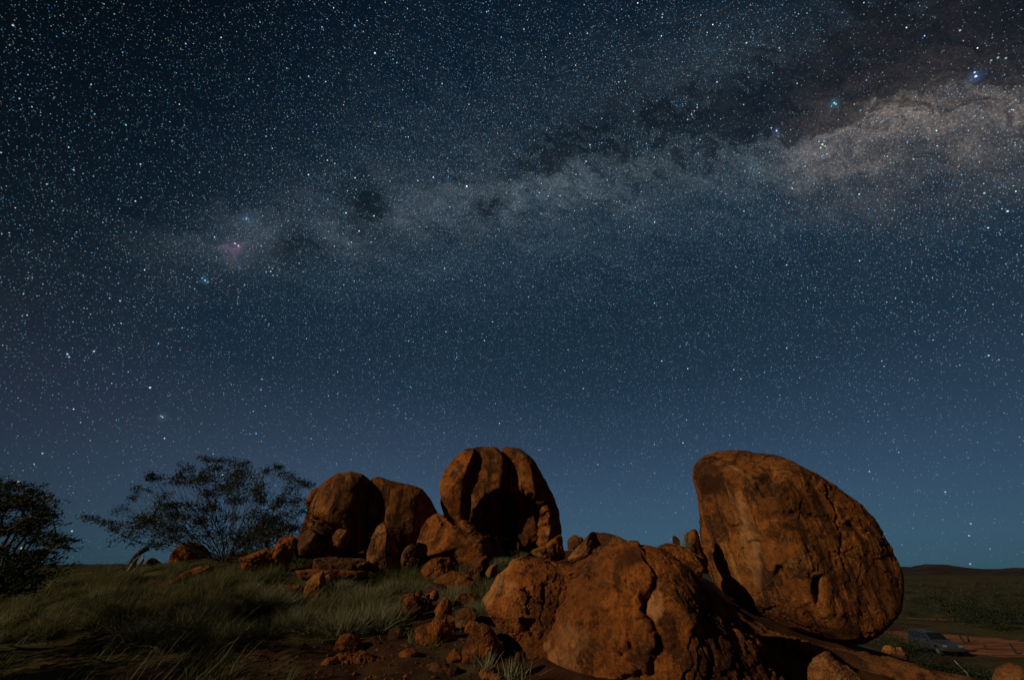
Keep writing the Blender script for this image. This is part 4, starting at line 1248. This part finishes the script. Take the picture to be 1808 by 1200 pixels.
wisp('wispy plant sprouting from the crack beside the thin upright slab', 1218, 968, 12.2, .60, 9, 1)
wisp('pale twiggy plant at the bottom edge among small tan stones', 860, 1185, 8.0, .35, 8, 2)
wisp('grass tuft at the bottom edge against the cracked boulder', 905, 1205, 7.7, .40, 12, 3)

# ------------------------------------------------------------------ burnt stump
q = ground_hit(224, 1017)
q[2] = ground_z(q[0], q[1])[0] - .02
root = link('tree_stump', None, loc=tuple(q))
tag(root, 'pale forked burnt stump in the grass near the skyline', 'tree stump')
k = 1.25 * q[1] / (FPX * 1.15)
mk = lambda pts: np.array([[(a - 374) / 3.616 * k, dy, (808 - b_) / 3.616 * k] for a, b_, dy in pts])
for nm, pts, rad, mt in (('trunk', [(378, 830, 0), (372, 780, 0), (370, 735, .03), (382, 700, .05), (408, 684, .05), (424, 690, .05)], [.13, .11, .105, .10, .085, .03], CHAR),
                         ('limb', [(376, 826, -.08), (398, 800, -.08), (418, 765, -.06), (425, 735, -.03), (412, 705, .0)], [.06, .05, .045, .04, .02], DEAD),
                         ('limb', [(372, 815, -.1), (384, 780, -.11), (390, 745, -.1), (402, 715, -.08)], [.035, .045, .04, .015], DEAD)):
    pts = mk(pts); s = np.linspace(0, len(pts) - 1, 22)
    pp = np.stack([np.interp(s, range(len(pts)), pts[:, c]) for c in range(3)], 1)
    rr = np.interp(s, range(len(rad)), rad)
    V, F = tubes([pp], [rr], 10)
    V = V + fbm(V * 14, 3, 5)[:, None] * .05
    link(nm, mesh_np(nm, V, F), mt, root)

# ------------------------------------------------------------------ plain: shrubs and trees
rgp = np.random.default_rng(55)


def shrub_mesh(seed, n, ls):
    rg = np.random.default_rng(seed)
    cs = rg.normal(size=(14, 3)) * np.array([.42, .42, .22]); cs[:, 2] = np.abs(cs[:, 2]) + .25
    pts = np.concatenate([c + rg.normal(size=(n // 14, 3)) * np.array([.20, .20, .14]) for c in cs])
    pts[:, 2] = np.maximum(pts[:, 2], .03)
    V, F = leaf_quads(pts, ls, rg, .5)
    return mesh_np('foliage', V, F, False, {'tint': np.repeat(rg.uniform(0, 1, len(pts)), 4)})


SH = [shrub_mesh(60 + k, 1700, .062) for k in range(4)]
STEM = []
for k in range(2):
    rg = np.random.default_rng(70 + k)
    paths, radii = grow(np.zeros(3), rg.normal(size=(9, 3)) * np.array([.35, .35, .1]) + np.array([0, 0, .5]), rg=rg, step=.2, tip=.012)
    V, F = tubes(paths, radii, 5)
    STEM.append(mesh_np('stem', V, F))


def shrub(label, x, y, s, h, group, k):
    z = float(ground_z(x, y)[0])
    r = link('desert_shrub', None, loc=(x, y, z - .05))
    r.scale = (s, s, h); r.rotation_euler = (0, 0, rgp.uniform(0, 6.28))
    tag(r, label, 'shrub', group)
    f = link('foliage', SH[k % 4], SCRUB if k % 3 else LEAF_D, r); f['kind'] = 'stuff'
    link('stem', STEM[k % 2], BARK, r)
    return r


GP = 'shrubs scattered over the plain'
for k, (u, v, s, h, lab) in enumerate([
        (1625, 1068, 2.6, 2.2, 'rounded blue-green shrub on the pale grass beyond the clearing'), (1640, 1074, 2.4, 2.0, 'second rounded shrub just in front of the blue-green one'),
        (1705, 1095, 4.2, 4.2, 'large leafy bush beside the dirt road, bent-trunk tree at its edge'), (1738, 1096, 4.0, 4.6, 'dense dark bush in the middle of the roadside thicket'), (1765, 1108, 3.4, 3.4, 'dark green bush at the roadside end of the thicket'),
        (1770, 1062, 4.2, 2.4, 'wide low black-green shrub on open grass'), (1800, 1062, 3.6, 2.4, 'wide low shrub cut by the edge of the photo'), (1795, 1098, 3.2, 3.2, 'bush by the road at the edge of the photo'),
        (1612, 1082, 2.2, 1.8, 'small scrubby bush by the bare red clearing'), (1690, 1085, 3.2, 3.0, 'mid-green bush between clearing and thicket')]):
    x, y = on_plain(u, v + 6)
    shrub(lab, x, y, s, h, GP, k)
for k in range(38):
    u, v = rgp.uniform(1590, 1820), rgp.uniform(1022, 1062)
    x, y = on_plain(u, v)
    shrub('low dark shrub far out on the plain below the ridge', x, y, rgp.uniform(1.2, 2.6), rgp.uniform(.9, 1.8), 'far shrubs below the ridge', k)
for k, (u, v, s, h, lab) in enumerate([(1556, 1128, .9, 1.0, 'leafy scrub under the bulge of the egg-shaped boulder'), (1572, 1136, .8, .9, 'dark scrub beside the orange rocks by the vehicle'), (1600, 1142, 1.0, 1.1, 'dark scrub in front of the parked vehicle, shade side'), (1630, 1168, 1.1, 1.0, 'low scrub hiding the near side of the vehicle'), (1690, 1180, 1.3, .8, 'dim scrub near the pale dead stick'), (1740, 1190, 1.4, .9, 'dim scrub beside the round tan boulder')]):
    q = ground_hit(u, v + 8)
    kk = float(np.linalg.norm(q - CAM)) / 900 * 26
    shrub(lab, q[0], q[1], s * kk, h * kk, 'scrub between boulder and road', k)

for u, v, Y, s_, h_, lab in ((425, 985, 21.0, 1.8, 1.6, 'dark low bush behind the acacia stems'), (480, 975, 21.0, 1.5, 1.4, 'dark low bush between the acacia and the domed boulders')):
    q = P(u, v, Y)
    shrub(lab, q[0], q[1], s_, h_, 'dark bushes behind the acacia', 0)

# joined far scrub
n = 2600
uu = rgp.uniform(-80, 1900, n); vv = 1009 + 2.5 + rgp.exponential(11, n)
pp = np.array([on_plain(a, b_) for a, b_ in zip(uu, vv)])
keep = (vv < 1062) & (pp[:, 1] > 70) & (pp[:, 1] < 1700)
pp = pp[keep]
zz = ground_z(pp[:, 0], pp[:, 1])
pts, tnt = [], []
for (x, y), z in zip(pp, zz):
    s = rgp.uniform(.8, 2.0)
    c = np.array([x, y, z + s * .4]) + rgp.normal(size=(26, 3)) * np.array([s * .7, s * .7, s * .35])
    pts.append(c)
pts = np.concatenate(pts)
V, F = leaf_quads(pts, .55, rgp, .7)
tag(link('scrub', mesh_np('scrub', V, F, False, {'tint': np.repeat(rgp.uniform(0, 1, len(pts)), 4)}), SCRUB), kind='stuff')


# slim trees on the plain
def slim_tree(label, foot_uv, pts, rad, crown, seed, mat=BARK):
    x, y = on_plain(*foot_uv)
    z = float(ground_z(x, y)[0])
    k = y / (FPX * 1.17)
    root = link('slim_tree', None, loc=(x, y, z - .1))
    tag(root, label, 'tree')
    pp = np.array([[(a - foot_uv[0]) * k, .0, (foot_uv[1] - b_) * k + .0] for a, b_ in pts])
    s = np.linspace(0, len(pp) - 1, 14)
    path = np.stack([np.interp(s, range(len(pp)), pp[:, c]) for c in range(3)], 1)
    V, F = tubes([path], [np.linspace(rad, rad * .35, 14)], 7)
    link('trunk', mesh_np('trunk', V, F), mat, root)
    rg = np.random.default_rng(seed)
    cp_ = []
    for (a, b_, r) in crown:
        c = np.array([(a - foot_uv[0]) * k, 0, (foot_uv[1] - b_) * k])
        cp_.append(c + rg.normal(size=(220, 3)) * np.array([r * k * .6, r * k * .6, r * k * .35]))
    cp_ = np.concatenate(cp_)
    V, F = leaf_quads(cp_, .16, rg, .5)
    o = link('crown', mesh_np('crown', V, F, False, {'tint': np.repeat(rg.uniform(0, 1, len(cp_)), 4)}), SCRUB, root)
    o['kind'] = 'stuff'


slim_tree('slim tree with a bent pale trunk beyond the dirt road', (1686, 1099), [(1686, 1099), (1681, 1086), (1674, 1074), (1671, 1060)], .16, [(1671, 1058, 7), (1662, 1062, 5), (1680, 1064, 5)], 1)
slim_tree('small pale-stemmed tree far out on the open plain', (1634, 1056), [(1634, 1056), (1632, 1048), (1628, 1040)], .30, [(1628, 1041, 5), (1620, 1036, 4)], 2)

# dead stick
q = ground_hit(1710, 1194)
V, F = tubes([np.array([[.02, 0, -.1], [0, 0, .08], [-.10, 0, .20], [-.15, .01, .30]])], [np.array([.022, .02, .015, .008])], 7)
tag(link('dead_stick', mesh_np('dead_stick', V, F), DEAD, loc=tuple(q)), 'thin pale dead stick poking up from the ground near the bottom edge', 'stick')

# ------------------------------------------------------------------ posts beside the track
def post(label, u, v, h, tilt):
    x, y = on_plain(u, v)
    z = float(ground_z(x, y)[0])
    V, F = tubes([np.array([[0, 0, -.1], [tilt * .5 * h, 0, h * .5], [tilt * h, 0, h]])], [np.array([.10, .095, .09])], 8)
    nV = len(V)
    V = np.concatenate([V, [[tilt * h, 0, h + .02]]])
    F = np.concatenate([F, [[nV - 8 + i, nV - 8 + (i + 1) % 8, nV, nV] for i in range(8)]])
    me = bpy.data.meshes.new('post'); me.from_pydata(V.tolist(), [], [tuple(dict.fromkeys(f)) for f in F.tolist()]); me.update()
    tag(link('bollard', me, CHAR, loc=(x, y, z)), label, 'post', 'short posts along the dirt road')


for lab, u, v, h, tl in (('short dark post by the road, one of a leaning pair, left of its partner', 1703, 1134, 1.0, -.25), ('short dark post by the road, one of a leaning pair, right of its partner', 1711, 1132, 1.0, .15), ('short dark post by the road at the edge of the photo', 1798, 1156, .9, -.35),
                         ('short dark post by the road above the vehicle roof', 1667, 1128, .6, .1), ('small dark stub of a post in the road bend', 1646, 1126, .4, .3), ('small dark post stub between leaning pair and photo edge', 1740, 1147, .5, .4)):
    post(lab, u, v, h, tl)

# ------------------------------------------------------------------ parked vehicle
PAINT = plain_mat('car_paint', (.050, .056, .068), .35, .5, .1, 3, .05)
GLASS = plain_mat('dark_glass', (.012, .014, .017), .08, .5, 0, 3, .1)
RUBBER = plain_mat('tyre_rubber', (.02, .02, .02), .85, .2)
ALLOY = plain_mat('wheel_alloy', (.4, .4, .42), .4, .5, .8)
LAMPM = plain_mat('lamp_lens', (.22, .22, .22), .15, .5)
REDL = plain_mat('tail_lens', (.35, .02, .015), .2, .5)
vx, vy = on_plain(1658, 1153)
vz = float(ground_z(vx, vy)[0])
root = link('parked_car', None, loc=(vx, vy, vz))
root.rotation_euler = (0, 0, math.radians(-98))
tag(root, 'dark grey wagon parked by the dirt road, half hidden behind scrub', 'car')


def bm_obj(name, build, m, parent, bev=0.0):
    bm = bmesh.new(); build(bm)
    if bev: bmesh.ops.bevel(bm, geom=[e for e in bm.edges if e.is_manifold and e.calc_face_angle(0) > .4], offset=bev, segments=2, affect='EDGES')
    bmesh.ops.recalc_face_normals(bm, faces=bm.faces)
    me = bpy.data.meshes.new(name); bm.to_mesh(me); bm.free()
    return link(name, me, m, parent)


def extrude_profile(bm, pts, y0, y1, inset=0):
    a = [bm.verts.new((x, y0 + (inset if i else inset) * 0, z)) for i, (x, z) in enumerate(pts)]
    b_ = [bm.verts.new((x, y1, z)) for x, z in pts]
    bm.faces.new(a); bm.faces.new(b_[::-1])
    for i in range(len(pts)):
        j = (i + 1) % len(pts)
        bm.faces.new([a[i], b_[i], b_[j], a[j]])


body = bm_obj('body', lambda bm: extrude_profile(bm, [(-2.35, .55), (-2.38, .95), (-2.30, 1.12), (.95, 1.14), (2.15, 1.02), (2.32, .88), (2.34, .52), (1.85, .42), (1.80, .70), (1.60, .86), (1.30, .86), (1.08, .70), (1.02, .42), (-1.02, .42), (-1.08, .70), (-1.30, .86), (-1.60, .86), (-1.80, .70), (-1.86, .45)], -.92, .92), PAINT, root, .05)


def cabin(bm):
    lo = [(-2.28, -.86, 1.14), (.92, -.86, 1.14), (.92, .86, 1.14), (-2.28, .86, 1.14)]
    hi = [(-2.15, -.72, 1.78), (.28, -.72, 1.78), (.28, .72, 1.78), (-2.15, .72, 1.78)]
    L = [bm.verts.new(p_) for p_ in lo]; H = [bm.verts.new(p_) for p_ in hi]
    bm.faces.new(L[::-1]); bm.faces.new(H)
    for i in range(4):
        bm.faces.new([L[i], L[(i + 1) % 4], H[(i + 1) % 4], H[i]])


bm_obj('cabin', cabin, PAINT, root, .05)


def quad_on(pts, off):
    def f(bm):
        a = np.array(pts, float); nrm = unit(np.cross(a[1] - a[0], a[2] - a[0]))
        A_ = [bm.verts.new(p_ + nrm * off) for p_ in a]; B_ = [bm.verts.new(p_ - nrm * .02) for p_ in a]
        bm.faces.new(A_); bm.faces.new(B_[::-1])
        for i in range(4): bm.faces.new([A_[i], B_[i], B_[(i + 1) % 4], A_[(i + 1) % 4]])
    return f


def sidey(x, z, s):      # point on the sloped side of the cabin
    return (x, s * (.86 - (z - 1.14) / .64 * .14), z)


for s in (-1, 1):
    for x0, x1, xt0, xt1 in ((-2.12, -1.25, -2.05, -1.25), (-1.15, -.25, -1.15, -.25), (-.15, .72, -.15, .28)):
        q = [sidey(x0, 1.20, s), sidey(x1, 1.20, s), sidey(xt1, 1.70, s), sidey(xt0, 1.70, s)]
        bm_obj('window', quad_on(q if s < 0 else q[::-1], .012), GLASS, root)
bm_obj('windscreen', quad_on([(.86, -.76, 1.20), (.86, .76, 1.20), (.33, .66, 1.73), (.33, -.66, 1.73)], .02), GLASS, root)
bm_obj('rear_window', quad_on([(-2.272, .74, 1.24), (-2.272, -.74, 1.24), (-2.172, -.64, 1.70), (-2.172, .64, 1.70)], .012), GLASS, root)


def cyl(r, w, seg=20):
    def f(bm):
        bmesh.ops.create_cone(bm, cap_ends=True, segments=seg, radius1=r, radius2=r, depth=w)
        bmesh.ops.rotate(bm, verts=bm.verts, matrix=__import__('mathutils').Matrix.Rotation(math.pi / 2, 3, 'X'))
    return f


for wx in (-1.45, 1.45):
    for s in (-1, 1):
        wh = bm_obj('wheel', cyl(.385, .25), RUBBER, root, .04); wh.location = (wx, s * .80, .385)
        rim = bm_obj('rim', cyl(.22, .262), ALLOY, wh, .01)
for s in (-1, 1):
    o = bm_obj('headlight', lambda bm: bmesh.ops.create_cube(bm, size=1), LAMPM, root); o.scale = (.06, .34, .16); o.location = (2.31, s * .68, .86)
    o = bm_obj('tail_light', lambda bm: bmesh.ops.create_cube(bm, size=1), REDL, root); o.scale = (.05, .16, .36); o.location = (-2.36, s * .78, .92)
    o = bm_obj('mirror', lambda bm: bmesh.ops.create_cube(bm, size=1), PAINT, root, .1); o.scale = (.12, .20, .16); o.location = (.66, s * 1.0, 1.22)
    o = bm_obj('roof_rail', lambda bm: bmesh.ops.create_cube(bm, size=1), CHAR, root); o.scale = (2.0, .05, .05); o.location = (-.95, s * .66, 1.81)
o = bm_obj('bumper', lambda bm: bmesh.ops.create_cube(bm, size=1), CHAR, root, .1); o.scale = (.16, 1.7, .2); o.location = (2.36, 0, .56)
